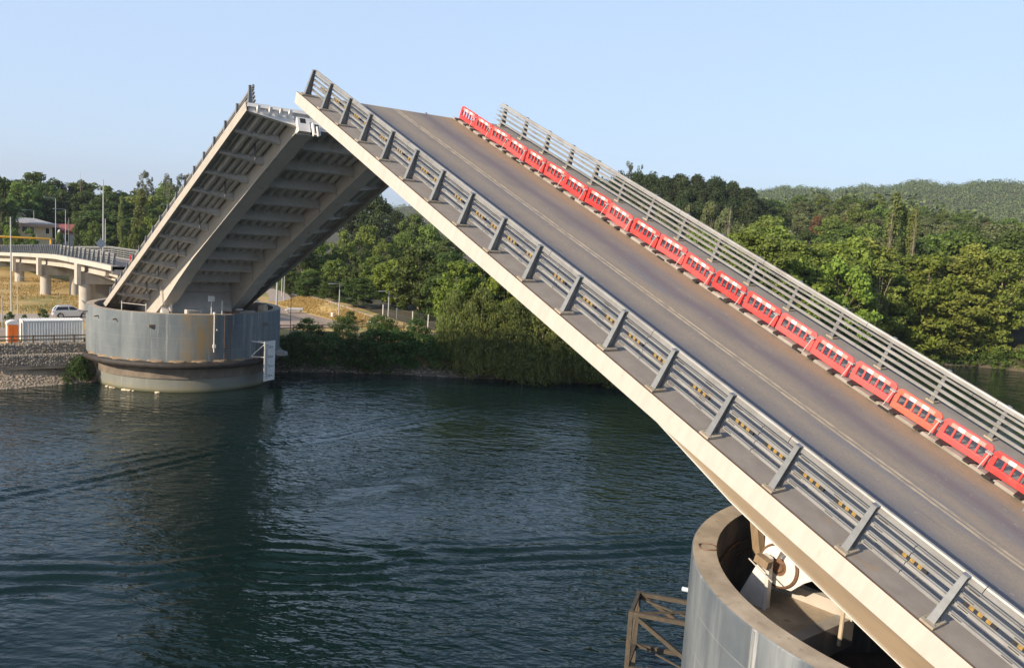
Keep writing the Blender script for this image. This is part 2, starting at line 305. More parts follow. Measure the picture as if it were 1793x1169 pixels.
def leaf_mat(name, col, var=.3, trans=.42):
    m = bpy.data.materials.new(name); m.use_nodes = True; t = m.node_tree; p = t.nodes['Principled BSDF']
    p.inputs['Roughness'].default_value = .6; p.inputs['Specular IOR Level'].default_value = .25
    at = N(t, 'ShaderNodeAttribute'); at.attribute_name = 'tint'; oi = N(t, 'ShaderNodeObjectInfo')
    hs = N(t, 'ShaderNodeHueSaturation'); hs.inputs['Color'].default_value = (*col, 1)
    def mr(f, c, d):
        r = N(t, 'ShaderNodeMapRange'); r.inputs[3].default_value = c; r.inputs[4].default_value = d; t.links.new(f, r.inputs[0]); return r.outputs[0]
    v = N(t, 'ShaderNodeMath', operation='MULTIPLY'); t.links.new(mr(at.outputs['Fac'], 1 - var, 1 + var), v.inputs[0]); t.links.new(mr(oi.outputs['Random'], .75, 1.25), v.inputs[1])
    t.links.new(v.outputs[0], hs.inputs['Value'])
    w7 = N(t, 'ShaderNodeMath', operation='FRACT'); w8 = N(t, 'ShaderNodeMath', operation='MULTIPLY'); w8.inputs[1].default_value = 7.31; t.links.new(oi.outputs['Random'], w8.inputs[0]); t.links.new(w8.outputs[0], w7.inputs[0])
    t.links.new(mr(w7.outputs[0], .494, .528), hs.inputs['Hue']); t.links.new(hs.outputs[0], p.inputs['Base Color'])
    tr = N(t, 'ShaderNodeBsdfTranslucent'); t.links.new(hs.outputs[0], tr.inputs[0]); mx = N(t, 'ShaderNodeMixShader'); mx.inputs[0].default_value = trans
    t.links.new(p.outputs[0], mx.inputs[1]); t.links.new(tr.outputs[0], mx.inputs[2]); t.links.new(mx.outputs[0], t.nodes['Material Output'].inputs[0])
    return m
LEAF = {'bright': (.22, .275, .045), 'mid': (.17, .215, .045), 'dark': (.095, .128, .031), 'grey': (.185, .2, .08), 'river': (.21, .24, .046), 'pine': (.062, .082, .028),
        'willow': (.17, .19, .05), 'rust': (.2, .12, .055), 'poplar': (.19, .21, .06), 'euca': (.15, .15, .09), 'bare': (.2, .17, .11), 'bush': (.08, .13, .028)}
for k, c in LEAF.items(): M['leaf_' + k] = leaf_mat(k + '_foliage', c)
M['drygrass'] = leaf_mat('dry_grass_blades', (.54, .39, .15), .3, .3)
M['prop'] = mat('dull_prop_metal', (.42, .41, .39), .6)
M['container'] = mat('container_paint', (.7, .7, .67), .5, (.6, .59, .56), 2, 6)
# ------------------------------------------------------------------ terrain, water
SH = [(400,120),(60,95),(11,90.6),(3,92.0),(-8,92.3),(-20,91.7),(-27,88.8),(-33.6,85.3),(-40,81),(-46,76.7),(-58,69.6),(-80,66.5),(-105,66),(-132,65.3),(-143,60),(-147,52),(-155,30),(-175,-30),(-260,-300),(-2000,-3000)]
def xs(y):
    for (y0, x0), (y1, x1) in zip(SH, SH[1:]):
        if y >= y1: return x0 + (x1 - x0) * (min(y, y0) - y0) / (y1 - y0)
    return SH[-1][1]
def ss(a, b, t):
    t = min(1, max(0, (t - a) / (b - a))); return t * t * (3 - 2 * t)
def lin(pts, t):
    for (a, p), (b, q) in zip(pts, pts[1:]):
        if t <= b: return p + (q - p) * max(0, (t - a)) / (b - a)
    return pts[-1][1]
def gz(x, y):
    d = x - xs(y)
    if y < -140: d *= .6
    left = ss(-16, -2, y)
    zl = lin([(-30, -3), (-6, -1.2), (0, 0), (1.6, .9), (2.2, 2.0), (2.6, 2.1), (2.9, 4.2), (9e9, 4.2)], d)
    zr = lin([(-30, -3), (-6, -1.2), (0, 0), (1, .5), (3, 1.2), (7, 3.6), (9, 4.2), (9e9, 4.2)], d)
    z = zl * left + zr * (1 - left)
    if d < 9: return z
    z += ss(-36, -41, y) * ss(85, 96, x) * (.3 + 1.2 * ss(95, 132, x)) * (1 - ss(133, 142, x))
    z += 3.5 * ss(188, 232, x) * ss(-75, -30, y) + .012 * max(0, x - 235)
    z += 3 * ss(60, 200, d) * ss(-30, -80, y)
    z += 15 * math.exp(-((x - 186) ** 2 + (y + 207) ** 2) / (2 * 44 ** 2))
    z += 30 * math.exp(-((x - 210) ** 2 + (y + 365) ** 2) / (2 * 75 ** 2))
    return z
def terrain_mat():
    m = mat('ground_earth', (.2, .145, .07), .95, (.1, .085, .035), .12, 8, (1, 1, 1), .4, .62, bump=.4, bscale=3, col3=(.3, .19, .075), scale3=.05, lo3=.42, hi3=.58)
    return m
M['earth'] = terrain_mat()
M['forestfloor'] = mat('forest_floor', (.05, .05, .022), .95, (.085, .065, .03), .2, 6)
M['drysoil'] = mat('dry_grass_ground', (.50, .36, .14), .95, (.40, .27, .10), .35, 8, (1, 1, 1), .35, .65, bump=.4, bscale=4, col3=(.17, .19, .06), scale3=.09, lo3=.52, hi3=.64)
def axis(pts):   # (from, to, step) spans joined
    o = []
    for a, b, st in pts:
        n = max(1, round((b - a) / st)); o += [a + (b - a) * i / n for i in range(n)]
    return o + [pts[-1][1]]
gx = axis([(-3200, -300, 290), (-300, 20, 40), (20, 84, 2), (84, 90, 1), (90, 97, .3), (97, 150, 1.5), (150, 320, 5), (320, 700, 38), (700, 4000, 330)])
gy = axis([(-4000, -700, 330), (-700, -320, 38), (-320, -160, 5), (-160, -60, 2.5), (-60, -20, 1.2), (-20, 16, 1.0), (16, 70, 3), (70, 300, 23), (300, 3000, 300)])
mb = MB()
for y in gy:
    for x in gx: mb.v.append((x, y, gz(x, y)))
nx = len(gx)
for j in range(len(gy) - 1):
    for i in range(nx - 1):
        xc, yc = (gx[i] + gx[i + 1]) / 2, (gy[j] + gy[j + 1]) / 2; d = xc - xs(yc)
        mi = 0
        if d < 3 and yc > -16: mi = 2
        elif d < 2.6: mi = 3
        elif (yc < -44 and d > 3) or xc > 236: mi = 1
        mb.f.append((j * nx + i, j * nx + i + 1, (j + 1) * nx + i + 1, (j + 1) * nx + i)); mb.m.append(mi)
o = mb.build('ground', [M['drysoil'], M['forestfloor'], M['beach'], mat('bank_mud', (.15, .115, .08), .95, (.09, .075, .05), .7, 8, bump=.5, bscale=5)], smooth=True, flip=False); tag(o, 'dry grassy riverbank rising to wooded hills', kind='structure')

def sheet(name, poly, m_, dz, label, sub=1.5):
    """flat sheet draped on the ground: grid cells inside the polygon"""
    xs_ = [p[0] for p in poly]; ys_ = [p[1] for p in poly]; bm = bmesh.new()
    f = bm.faces.new([bm.verts.new((x, y, 0)) for x, y in poly])
    n = max(1, int(max(max(xs_) - min(xs_), max(ys_) - min(ys_)) / sub))
    for k in range(1, int((max(xs_) - min(xs_)) / sub) + 1):
        g = bm.verts[:] + bm.edges[:] + bm.faces[:]; bmesh.ops.bisect_plane(bm, geom=g, plane_co=(min(xs_) + k * sub, 0, 0), plane_no=(1, 0, 0))
    for k in range(1, int((max(ys_) - min(ys_)) / sub) + 1):
        g = bm.verts[:] + bm.edges[:] + bm.faces[:]; bmesh.ops.bisect_plane(bm, geom=g, plane_co=(0, min(ys_) + k * sub, 0), plane_no=(0, 1, 0))
    for v in bm.verts: v.co.z = gz(v.co.x, v.co.y) + dz
    me = bpy.data.meshes.new(name); bm.to_mesh(me); bm.free(); me.materials.append(m_)
    o = bpy.data.objects.new(name, me); COL.objects.link(o); return tag(o, label, kind='structure')
sheet('gravel_lot', [(101.5, -16), (101.5, -33), (103.5, -36.5), (112, -35.4), (126, -35.2), (140, -35), (140, -24), (128, -14)], M['gravel'], .03, 'pinkish gravel lot beside the far pier', 1.6)
sheet('footpath', [(140, -36.6), (148, -40), (160, -44), (166, -45), (166, -48), (156, -47), (144, -43), (136, -38.6)], M['path'], .06, 'pale curved path at the edge of the lot', 2)
sheet('road', [(140, -24), (140, -35), (150, -37.6), (168, -42), (190, -44), (190, -38), (168, -36), (152, -30)], M['asphaltgrey'], .045, 'grey service road curving away from the lot', 2)
sheet('bank_road', [(97.5, 14), (97.5, 1.5), (103, 1.0), (121.5, .6), (121.5, 14)], M['gravel'], .03, 'dusty yard behind the stone wall', 1.6)
sheet('service_road', [(113, 40), (113, -3), (123, -3), (122, 40)], M['path'], .05, 'dusty track where the silver car stands', 1.8)

# water: one large sheet, finely divided where the boat wakes cross the near channel
WK = [([(46, 34), (50, 23), (52.8, 15.4), (55.0, 8.8), (58.5, -1.6), (59.0, -10.1), (61.7, -21.3), (64.5, -33)], 2.2, 1.7, .09),
      ([(50, 29), (53.4, 20), (55.4, 15.2), (57.7, 7.4), (60.5, -1)], 1.6, 1.3, .06),
      ([(45, 34), (42, 24), (39.3, 16.9), (35.7, 11.5), (34.4, 4.9), (31.4, .4), (30.1, -4.1), (28, -8.5), (23.5, -19.2), (20, -28)], 2.6, 1.5, .11),
      ([(37.2, 2.8), (33.6, -.7), (30.7, -4.5), (27, -11)], 1.5, 1.1, .07),
      ([(43, 34), (39.5, 23), (36.5, 15), (33.5, 8.5), (30, 3), (26, -3), (24.5, -9)], 1.8, 1.3, .07)]
wx = np.arange(2, 70, .2); wy = np.arange(-34, 40, .2)
X, Y = np.meshgrid(wx, wy); Z = np.zeros_like(X)
for pl, sg, lam, A in WK:
    best = np.full(X.shape, 1e9); sgn = np.zeros_like(X)
    for (x0, y0), (x1, y1) in zip(pl, pl[1:]):
        dx, dy = x1 - x0, y1 - y0; L2 = dx * dx + dy * dy; tt = np.clip(((X - x0) * dx + (Y - y0) * dy) / L2, 0, 1)
        px, py = X - x0 - tt * dx, Y - y0 - tt * dy; d = np.hypot(px, py); s_ = np.sign(px * dy - py * dx); k = d < best; best[k] = d[k]; sgn[k] = s_[k]
    d = best * sgn + .12 * np.sin(X * .7 + Y * .5); ends = np.ones_like(X)
    for e in (pl[0], pl[-1]): ends *= 1 - np.exp(-((X - e[0]) ** 2 + (Y - e[1]) ** 2) / 16)
    Z += A * np.cos(2 * np.pi * d / lam) * np.exp(-(d / sg) ** 2) * ends * (.85 + .15 * np.sin(X * .5 - Y * .8))
rim_ = np.minimum.reduce([X - wx[0], wx[-1] - X, Y - wy[0], wy[-1] - Y]); Z *= np.clip(rim_ / 3, 0, 1)
mb = MB(); mb.v = [tuple(p) for p in np.stack([X, Y, Z], -1).reshape(-1, 3)]
nw = len(wx); I_ = np.arange(len(wy) - 1)[:, None] * nw + np.arange(nw - 1)[None]
mb.f = [tuple(q) for q in np.stack([I_, I_ + 1, I_ + nw + 1, I_ + nw], -1).reshape(-1, 4).tolist()]; mb.m = [0] * len(mb.f)
x0, x1, y0, y1 = wx[0], wx[-1], wy[0], wy[-1]; B = 6000
for a in ((-B, x0, -B, B), (x1, B, -B, B), (x0, x1, -B, y0), (x0, x1, y1, B)):
    mb.add([(a[0], a[2], 0), (a[1], a[2], 0), (a[1], a[3], 0), (a[0], a[3], 0)], [(0, 1, 2, 3)])
def water_mat():
    m = bpy.data.materials.new('dark_river_water'); m.use_nodes = True; t = m.node_tree; p = t.nodes['Principled BSDF']
    p.inputs['Base Color'].default_value = (.004, .014, .0125, 1); p.inputs['Roughness'].default_value = .03; p.inputs['IOR'].default_value = 1.333
    tc = N(t, 'ShaderNodeTexCoord')
    def nz(wl, wc, az, det, dist=0., off=0.):   # ripples: crest spacing wl, crest length wc, travelling along azimuth az
        mp = N(t, 'ShaderNodeMapping'); mp.vector_type = 'TEXTURE'; mp.inputs['Scale'].default_value = (wl, wc, 1); mp.inputs['Rotation'].default_value = (0, 0, R(az)); mp.inputs['Location'].default_value = (off, off, 0); t.links.new(tc.outputs['Object'], mp.inputs[0])
        n = N(t, 'ShaderNodeTexNoise'); n.inputs['Scale'].default_value = 1.; n.inputs['Detail'].default_value = det; n.inputs['Distortion'].default_value = dist; t.links.new(mp.outputs[0], n.inputs[0]); return n.outputs['Fac']
    def mt(op, a, b):
        x = N(t, 'ShaderNodeMath', operation=op)
        for i, v in ((0, a), (1, b)):
            if isinstance(v, (int, float)): x.inputs[i].default_value = v
            else: t.links.new(v, x.inputs[i])
        return x.outputs[0]
    calm = N(t, 'ShaderNodeMapRange'); calm.inputs[1].default_value = .38; calm.inputs[2].default_value = .6; calm.inputs[3].default_value = .45; calm.inputs[4].default_value = 1.15
    t.links.new(nz(16, 22, 0, 3), calm.inputs[0])
    h = mt('ADD', mt('MULTIPLY', nz(.42, .95, -30, 2, .3), .5), mt('MULTIPLY', nz(.85, 1.9, -48, 2, .3, 3.), .9))
    h = mt('ADD', h, mt('MULTIPLY', nz(2.2, 4.4, -20, 1, .2, 9.), .7)); h = mt('ADD', h, mt('MULTIPLY', nz(.24, .45, -60, 1, 0, 5.), .12)); h = mt('MULTIPLY', h, calm.outputs[0])
    sp_ = N(t, 'ShaderNodeSeparateXYZ'); t.links.new(tc.outputs['Object'], sp_.inputs[0])   # slick of smoother boiling water mid channel, and a small one at the left
    for cx0, cy0, rx, ry in ((43.4, -7.0, 2.4, 8.5),):
        qx = mt('POWER', mt('DIVIDE', mt('SUBTRACT', sp_.outputs[0], cx0), rx), 2.0); qy = mt('POWER', mt('DIVIDE', mt('SUBTRACT', sp_.outputs[1], cy0), ry), 2.0)
        q = mt('ADD', mt('SQRT', mt('ADD', qx, qy), 0), mt('MULTIPLY', mt('SUBTRACT', nz(1.4, 2.2, 0, 6, .9, 31.), .5), 2.6))
        k = N(t, 'ShaderNodeMapRange'); k.interpolation_type = 'SMOOTHSTEP'; k.inputs[1].default_value = .2; k.inputs[2].default_value = 1.5; k.inputs[3].default_value = .4; k.inputs[4].default_value = 1.; t.links.new(q, k.inputs[0]); h = mt('MULTIPLY', h, k.outputs[0])
    b = N(t, 'ShaderNodeBump'); b.inputs['Strength'].default_value = 1.0; b.inputs['Distance'].default_value = .17; t.links.new(h, b.inputs['Height']); t.links.new(b.outputs[0], p.inputs['Normal'])
    return m
o = mb.build('water', water_mat(), smooth=True, flip=False); tag(o, 'dark rippled river with boat wakes', kind='structure')

# far wooded ridge
def ridge_h(az):
    """ridge crest height by azimuth in degrees (0 = +X, negative to the right)"""
    return lin([(-95, 130), (-80, 145), (-69, 142), (-66, 143), (-63, 138), (-60, 130), (-56, 123), (-52, 114), (-46, 92), (-40, 84), (-34, 70), (-28, 50), (-20, 42), (-12, 40), (-4, 42), (10, 40)], az)
C0 = (-9.41, 21.85)
mb = MB(); AZ = [-95 + i * .75 for i in range(141)]; RR = [760, 900, 1050, 1200, 1350, 1500, 1700, 2000]; PF = [0., .12, .36, .6, .82, 1., .85, .3]
rr2 = random.Random(4); jit = {}
def rj(az): return sum(math.sin(az * f_ + p_) * a_ for f_, p_, a_ in ((.9, 1, 3.), (2.3, 2, 2.), (5.1, .4, 1.2)))
for az in AZ:
    for r, q in zip(RR, PF):
        h = 4 + (ridge_h(az) + rj(az) * .6 - 4) * q * (1 + .02 * math.sin(az * 1.7 + r * .01)); mb.v.append((C0[0] + r * math.cos(R(az)), C0[1] + r * math.sin(R(az)), h))
nr = len(RR)
for i in range(len(AZ) - 1):
    for k in range(nr - 1): mb.f.append((i * nr + k, i * nr + k + 1, (i + 1) * nr + k + 1, (i + 1) * nr + k)); mb.m.append(0)
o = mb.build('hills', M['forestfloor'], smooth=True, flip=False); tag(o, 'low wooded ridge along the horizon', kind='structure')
ico = bmesh.new(); bmesh.ops.create_icosphere(ico, subdivisions=1, radius=1); IV = [v.co.copy() for v in ico.verts]; IF = [[v.index for v in f.verts] for f in ico.faces]; ico.free()
sp = []
for i in range(12500):
    az = rr2.uniform(-80, -47) if i < 10000 else rr2.uniform(-47, 4)
    k = rr2.random(); r = 790 + (1530 - 790) * k ** .8
    q = float(np.interp(r, RR, PF)); h = 4 + (ridge_h(az) + rj(az) * .6 - 4) * q * (1 + .02 * math.sin(az * 1.7 + r * .01)); s_ = rr2.uniform(3.2, 5.6)
    sp.append((C0[0] + r * math.cos(R(az)), C0[1] + r * math.sin(R(az)), h + s_ * .5, s_, s_ * rr2.uniform(.9, 1.5)))
for i in range(3600):
    az = rr2.uniform(-76, -44); r = 445 + 360 * rr2.random() ** .9; x_, y_ = C0[0] + r * math.cos(R(az)), C0[1] + r * math.sin(R(az)); s_ = rr2.uniform(3., 5.5)
    sp.append((x_, y_, gz(x_, y_) + s_ * 1.1 + rr2.uniform(0, 5), s_, s_ * rr2.uniform(1., 1.6)))
M['leaf_far'] = leaf_mat('far_forest_foliage', (.115, .14, .05), .45, .15)
FAR_SPOTS = sp
# ------------------------------------------------------------------ the two raised leaves
TH, PHI = 0.398143, 0.398958
def frame(o, ang):   # local x along the leaf, y across, z out of the deck
    return Matrix.Translation(o) @ Matrix.Rotation(ang, 4, 'Y')
FN = frame((0, 0, 9.817), -TH); FF = frame((51.18, 0, 27.37), PHI); TL = 44.8
YL, YR = .30, -16.1                    # deck edges
ROADL, ROADR = -1.45, -11.45
def girder_bottom(t): return lin([(-.5, -1.85), (1, -1.85), (14, -2.05), (26, -2.3), (31.5, -2.72), (34, -3.0), (36.5, -3.28), (41, -3.5), (52, -3.8)], t)
def make_leaf(name, mw, S, label):
    root = empty(name, mw=mw, label=label, cat='bridge leaf')
    T0, T1 = -.45, 51.5
    def bx(mb, t0, t1, y0, y1, n0, n1, mi=0): mb.box(S(t0), S(t1), y0, y1, n0, n1, mi)
    m = MB(); bx(m, T0, T1, ROADR, ROADL, -.16, -.05); m.build('roadway', M['asphalt'], root)
    m = MB()
    for yc in (-6.62, -6.9): bx(m, T0 + .05, T1 - .1, yc - .075, yc + .075, -.051, -.046)
    m.build('centre_line', M['paint_white'], root)
    m = MB(); bx(m, T0, T1, ROADL, YL - .02, -.16, .0); m.build('walkway', M['walk'], root)
    m = MB(); bx(m, T0, T1, YR + .02, ROADR - .3, -.16, .03); m.build('walkway', M['walk'], root)
    m = MB(); bx(m, T0, T1, ROADR - .3, ROADR, -.155, .075); m.build('kerb', M['kerb'], root, bevel=.02)
    for t in [3.2 + 4.7 * i for i in range(10)]:
        m = MB(); bx(m, t, t + .5, ROADR + .0, ROADR + .1, -.049, .02); m.build('drain_slot', M['dark'], root)
    m = MB(); bx(m, T0 + .01, T1, YR + .03, YL - .03, -.32, -.165); m.build('deck_plate', M['steelwhite'], root)
    m = MB()
    bx(m, T0, T1, YL - .0, YL + .06, -.68, .055)
    bx(m, T0, T1, YL - .16, YL - .004, -.68, -.64)
    m.build('fascia', M['cream' if root.location.x < 10 else 'creamfar'], root, bevel=.012)
    m = MB(); bx(m, T0, T1, YR - .06, YR, -.98, .055); bx(m, T0, T1, YR + .004, YR + .3, -.98, -.94); m.build('fascia', M['cream'], root)
    m = MB(); bx(m, T0, T1, YL - .0, YL + .064, .057, .066); bx(m, T0, T1, YR - .064, YR, .057, .066); m.build('edge_strip', M['rust'], root)
    # troughs under the deck
    m = MB()
    ys = [-.98, -1.68, -2.3, -2.88] + [-4.9 - .85 * i for i in range(8)] + [-12.95, -13.5, -14.05, -14.8]
    for yc in ys:
        m.prism([(yc - .28, -.322), (yc + .28, -.322), (yc + .2, -.68), (yc + .1, -.74), (yc - .1, -.74), (yc - .2, -.68)], lambda u, v, s: (S(T0 + .3) if s == 0 else S(46.5), u, v))
    for yc in (-.35, -15.45): bx(m, T0 + .3, 46.5, yc - .015, yc + .015, -.62, -.322)
    m.build('deck_ribs', M['steelwhite'], root)
    # cross beams
    k = 0; t = .0
    for t in [-.3] + [2.7 + 3.66 * i for i in range(12)]:
        m = MB()
        for ya, yb in ((YL - .17, -3.28), (YR + .17, -12.46)):
            m.prism([(ya, -.33), (yb, -.33), (yb, -1.36), (ya, -.68)], lambda u, v, s: (S(t - .02 + .04 * s), u, v))
            m.prism([(ya, -.68), (yb, -1.36), (yb, -1.39), (ya, -.71)], lambda u, v, s: (S(t + (-.16 + .32 * s) * (1 if ya > -5 else .4)), u, v))
        bx(m, t - .02, t + .02, -11.28, -4.47, -1.5, -.33); bx(m, t - .17, t + .17, -11.28, -4.47, -1.54, -1.501)
        m.build('crossbeam', M['steelwhite'], root)
    m = MB(); bx(m, 39.6, 39.66, -11.28, -4.47, -4.0, -.33); bx(m, 39.55, 39.95, -11.28, -4.47, -4.05, -4.002); m.build('diaphragm', M['steelwhite'], root)
    # box girders
    for ya, yb in ((-3.3, -4.45), (-11.3, -12.45)):
        m = MB(); ts = [T0 + .2, 1, 7, 14, 20, 26, 29, 31.5, 34, 36.5, 44, 51.5]
        poly = [(t, -.33) for t in (ts[0], ts[-1])] + [(t, girder_bottom(t)) for t in ts[::-1]]
        m.prism(poly, lambda u, v, s: (S(u), ya if s == 0 else yb, v), 0)
        for a, b in zip(ts, ts[1:]):
            ga, gb = girder_bottom(a), girder_bottom(b)
            m.hexa([(S(a), ya + .1, ga - .05), (S(b), ya + .1, gb - .05), (S(b), yb - .1, gb - .05), (S(a), yb - .1, ga - .05), (S(a), ya + .1, ga - .003), (S(b), ya + .1, gb - .003), (S(b), yb - .1, gb - .003), (S(a), yb - .1, ga - .003)], 1)
        for t in [2.7 + 3.66 * i for i in range(12)]:
            g = girder_bottom(t) + .01
            y0, y1 = (yb - .09, yb) if ya > -5 else (ya, ya + .09); bx(m, t - .012, t + .012, y0, y1, g, -1.5)
        if ya > -5 and root.location.x > 10:
            bx(m, 37.4, 38.0, ya + .003, ya + .22, -3.6, -1.47, 0)
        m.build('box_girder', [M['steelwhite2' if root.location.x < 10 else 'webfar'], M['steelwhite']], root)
    m = MB()   # lock housings at the tip
    for yc in (-3.75, -12.0):
        bx(m, T0 - .25, T0 + .19, yc - .52, yc + .42, -1.86, -.75); bx(m, T0 - .26, T0 - .2, yc - .22, yc + .22, -1.2, -.82, 1)
        bx(m, T0 - .55, T0 - .25, yc - 1.15, yc - .62, -2.2, -1.2); bx(m, T0 - .57, T0 - .549, yc - 1.05, yc - .72, -2.05, -1.35, 1); m.tube([(S(T0 - .6), yc - .9, -1.55), (S(T0 - .6), yc - .9, -2.35)], .09, 8, 2)
    for yy in (-.5, -1.4, -2.2, -2.9, -5.2, -6.6, -8, -9.4, -10.7): m.prism([(-.33, 0), (-.33, .38), (-.78, 0)], lambda u, v, s: (S(T0 - v), yy - .1 + .2 * s, u))
    bx(m, T0 - .03, T0 + .0, YR + .1, YL - .1, -.3, -.04)
    m.build('lock_housing', [M['white'], M['dark'], M['offwhite']], root)
    for t in (4.6, 11.9, 19.2, 26.5, 33.9, 38.9) if root.location.x > 10 else ():
        m = MB(); m.tube([(S(t), -2.05, -.5), (S(t + .15), -2.05, -1.1), (S(t + .3), -2.05, -1.75)], .07, 8); m.build('drain_pipe', M['darkpole'], root)
    # pivot plate with its hole
    m = MB(); tc, nc = 38.95, -4.42; n = 40
    for sgn, y0, y1 in ((1, -3.98, -3.86),):
        ro, ri = .72, .36
        for k in range(n):
            a, b = 2 * math.pi * k / n, 2 * math.pi * (k + 1) / n
            P = lambda r, q, y: (S(tc + r * math.cos(q)), y, nc + r * math.sin(q))
            m.hexa([P(ri, a, y0), P(ri, b, y0), P(ro, b, y0), P(ro, a, y0), P(ri, a, y1), P(ri, b, y1), P(ro, b, y1), P(ro, a, y1)])
        m.tube([P(ro + .05, 2 * math.pi * k / n, (y0 + y1) / 2) for k in range(n + 1)], .05, 6, 1)
        m.tube([P(0, 0, y1 - .2), P(0, 0, y1 - .05)], .35, 24, 1); m.tube([P(0, 0, y1 - .05), P(0, 0, y1 + .02)], [.26, .2], 18, 1)
    m.prism([(37.7, -3.35), (40.6, -3.38), (40.0, -4.3), (39.75, -4.9), (39.2, -5.2), (38.6, -5.1), (38.3, -4.6)], lambda u, v, s: (S(u), -4.2 if s == 0 else -3.985, v))
    bx(m, 38.9, 39.0, -4.2, -3.35, -3.9, -3.36)
    m.build('pivot_plate', [M['white'], M['rust']], root)
    m = MB()
    if root.location.x > 10: return root
    for yy, nn, r_ in ((-3.18, -1.62, .04), (-3.2, -1.95, .03), (-2.6, -.8, .05)): m.tube([(S(26), yy, nn - .2), (S(34), yy, nn - .35), (S(42), yy, nn - .55), (S(47), yy, nn - .6)], r_, 6)
    for t in (36.5, 37.2, 40.2): m.tube([(S(t), -3.2, -1.4), (S(t + .2), -3.1, -1.9), (S(t + .1), -2.9, -2.3), (S(t + .5), -3.2, -2.6)], .05, 6)
    m.build('conduit', M['rust'], root)
    return root
near = make_leaf('bridge_leaf', FN, lambda t: TL - t, 'raised bridge leaf in front, its worn road deck and red barriers facing the camera')
far = make_leaf('bridge_leaf', FF, lambda t: t, 'raised bridge leaf across the channel, seen from below with its pale ribs and girders')

# ------------------------------------------------------------------ railings
def post_mesh(side):
    """tapered I-section post, outer face towards side; local origin on the deck at the outer base"""
    m = MB(); q = side
    def Q(y): return y * q
    # outer leaning flange, web, inner flange
    b0, b1 = (.06, -.26), (-.34, -.42)
    m.hexa([(-.11, Q(.02), .1), (.11, Q(.02), .1), (.11, Q(-.03), .1), (-.11, Q(-.03), .1), (-.075, Q(-.24), 1.62), (.075, Q(-.24), 1.62), (.075, Q(-.28), 1.62), (-.075, Q(-.28), 1.62)])
    m.hexa([(-.012, Q(-.03), .1), (.012, Q(-.03), .1), (.012, Q(-.36), .1), (-.012, Q(-.36), .1), (-.012, Q(-.28), 1.62), (.012, Q(-.28), 1.62), (.012, Q(-.38), 1.62), (-.012, Q(-.38), 1.62)])
    m.hexa([(-.10, Q(-.36), .1), (.10, Q(-.36), .1), (.10, Q(-.40), .1), (-.10, Q(-.40), .1), (-.075, Q(-.38), 1.62), (.075, Q(-.38), 1.62), (.075, Q(-.41), 1.62), (-.075, Q(-.41), 1.62)])
    m.box(-.09, .09, min(Q(-.23), Q(-.43)), max(Q(-.23), Q(-.43)), 1.622, 1.65)
    return m
def rail_profile(m, P0, P1, n0, n1, d, lip=True):
    """box rail between two stations given as functions (offset, height) -> point"""
    m.hexa([P0(0, n0), P1(0, n0), P1(d, n0), P0(d, n0), P0(0, n1), P1(0, n1), P1(d, n1), P0(d, n1)])
RN = ((.36, .455), (.67, .775), (.98, 1.085), (1.27, 1.33))
def straight_railing(name, mw, stations, y0, side, x0, x1, label, pads=False, rusty=False, postmat='railsteel'):
    root = empty(name, mw=mw, label=label, cat='railing')
    me = None; pme = None
    for i, x in enumerate(stations):
        if me is None:
            p = post_mesh(side).build('post', M[postmat], root, bevel=.0); me = p
            b = MB(); b.box(-.2, .2, min(.22 * side, -.52 * side), max(.22 * side, -.52 * side), .0, .1)
            for u in (-.15, .15):
                for v in (.1, -.46): b.tube([(u, v * side, .09), (u, v * side, .14)], .025, 6, 1)
            pl = b.build('base_plate', [M['tanblock'], M['railsteel']], p)
        else:
            p = me.copy(); COL.objects.link(p); p.parent = root
            for ch in me.children: c = ch.copy(); COL.objects.link(c); c.parent = p
        p.location = (x, y0, 0)
    yi = y0 - .415 * side
    for k, (a, b) in enumerate(RN):
        m = MB(); n = len(stations)
        segs = [x0] + [(s0 + s1) / 2 for s0, s1 in zip(stations[::2], stations[1::2])] + [x1]
        segs = sorted(segs)
        for u, v in zip(segs, segs[1:]):
            m.box(u + .012, v - .012, yi, yi - .1 * side, a, b); m.box(u + .012, v - .012, yi - .1 * side, yi - .13 * side, a - .012, a + .02); m.box(u + .012, v - .012, yi - .1 * side, yi - .13 * side, b - .02, b + .012)
            m.box(v - .28, v + .28, yi - .102 * side, yi - .14 * side, a + .03, b - .03)
            q = u + .9
            while q < v - .5: m.box(q, q + .3, yi + .003 * side, yi, a + .05, a + .075, 1); q += 1.4
        m.build('rail', [M['raillight'], M['dark']], root)
    m = MB()
    segs2 = [x0 + (x1 - x0) * i / 8 for i in range(9)]
    for u, v in zip(segs2, segs2[1:]): m.box(u + .01, v - .01, yi + .0 * side, yi - .17 * side, 1.44, 1.6); m.tube([(u + .01, yi - .09 * side, 1.6), (v - .01, yi - .09 * side, 1.6)], .075, 8)
    m.build('top_rail', M['raillight'], root, smooth=True)
    if pads:
        first = None; j = 0
        for s0, s1 in zip(stations, stations[1:]):
            for fr in ((.08, .58) if j % 3 != 2 else (.3,)):
                x = s0 + (s1 - s0) * fr + rnd.uniform(-.08, .08)
                if first is None:
                    m = MB(); m.prism([(0, .80), (.12, .86), (.8, .86), (.92, .80), (.92, .93), (0, .93)], lambda u, v, q: (u, -.12 if q == 0 else .0, v))
                    for k in range(3): m.box(.16 + .24 * k, .29 + .24 * k, -.123, .004, .82, .934, 1)
                    first = m.build('buffer_strip', [M['rubber'], M['yellow']], root); b = first
                else: b = first.copy(); COL.objects.link(b); b.parent = root
                b.location = (x, yi - .1 * side, 0)
            j += 1
    return root
ST = [2.8 * i for i in range(-2, 17)]
straight_railing('bridge_railing', FN, ST, 0., 1, -7, 45.0, 'grey railing with tapered posts and striped pads along the front edge of the near leaf', pads=True)
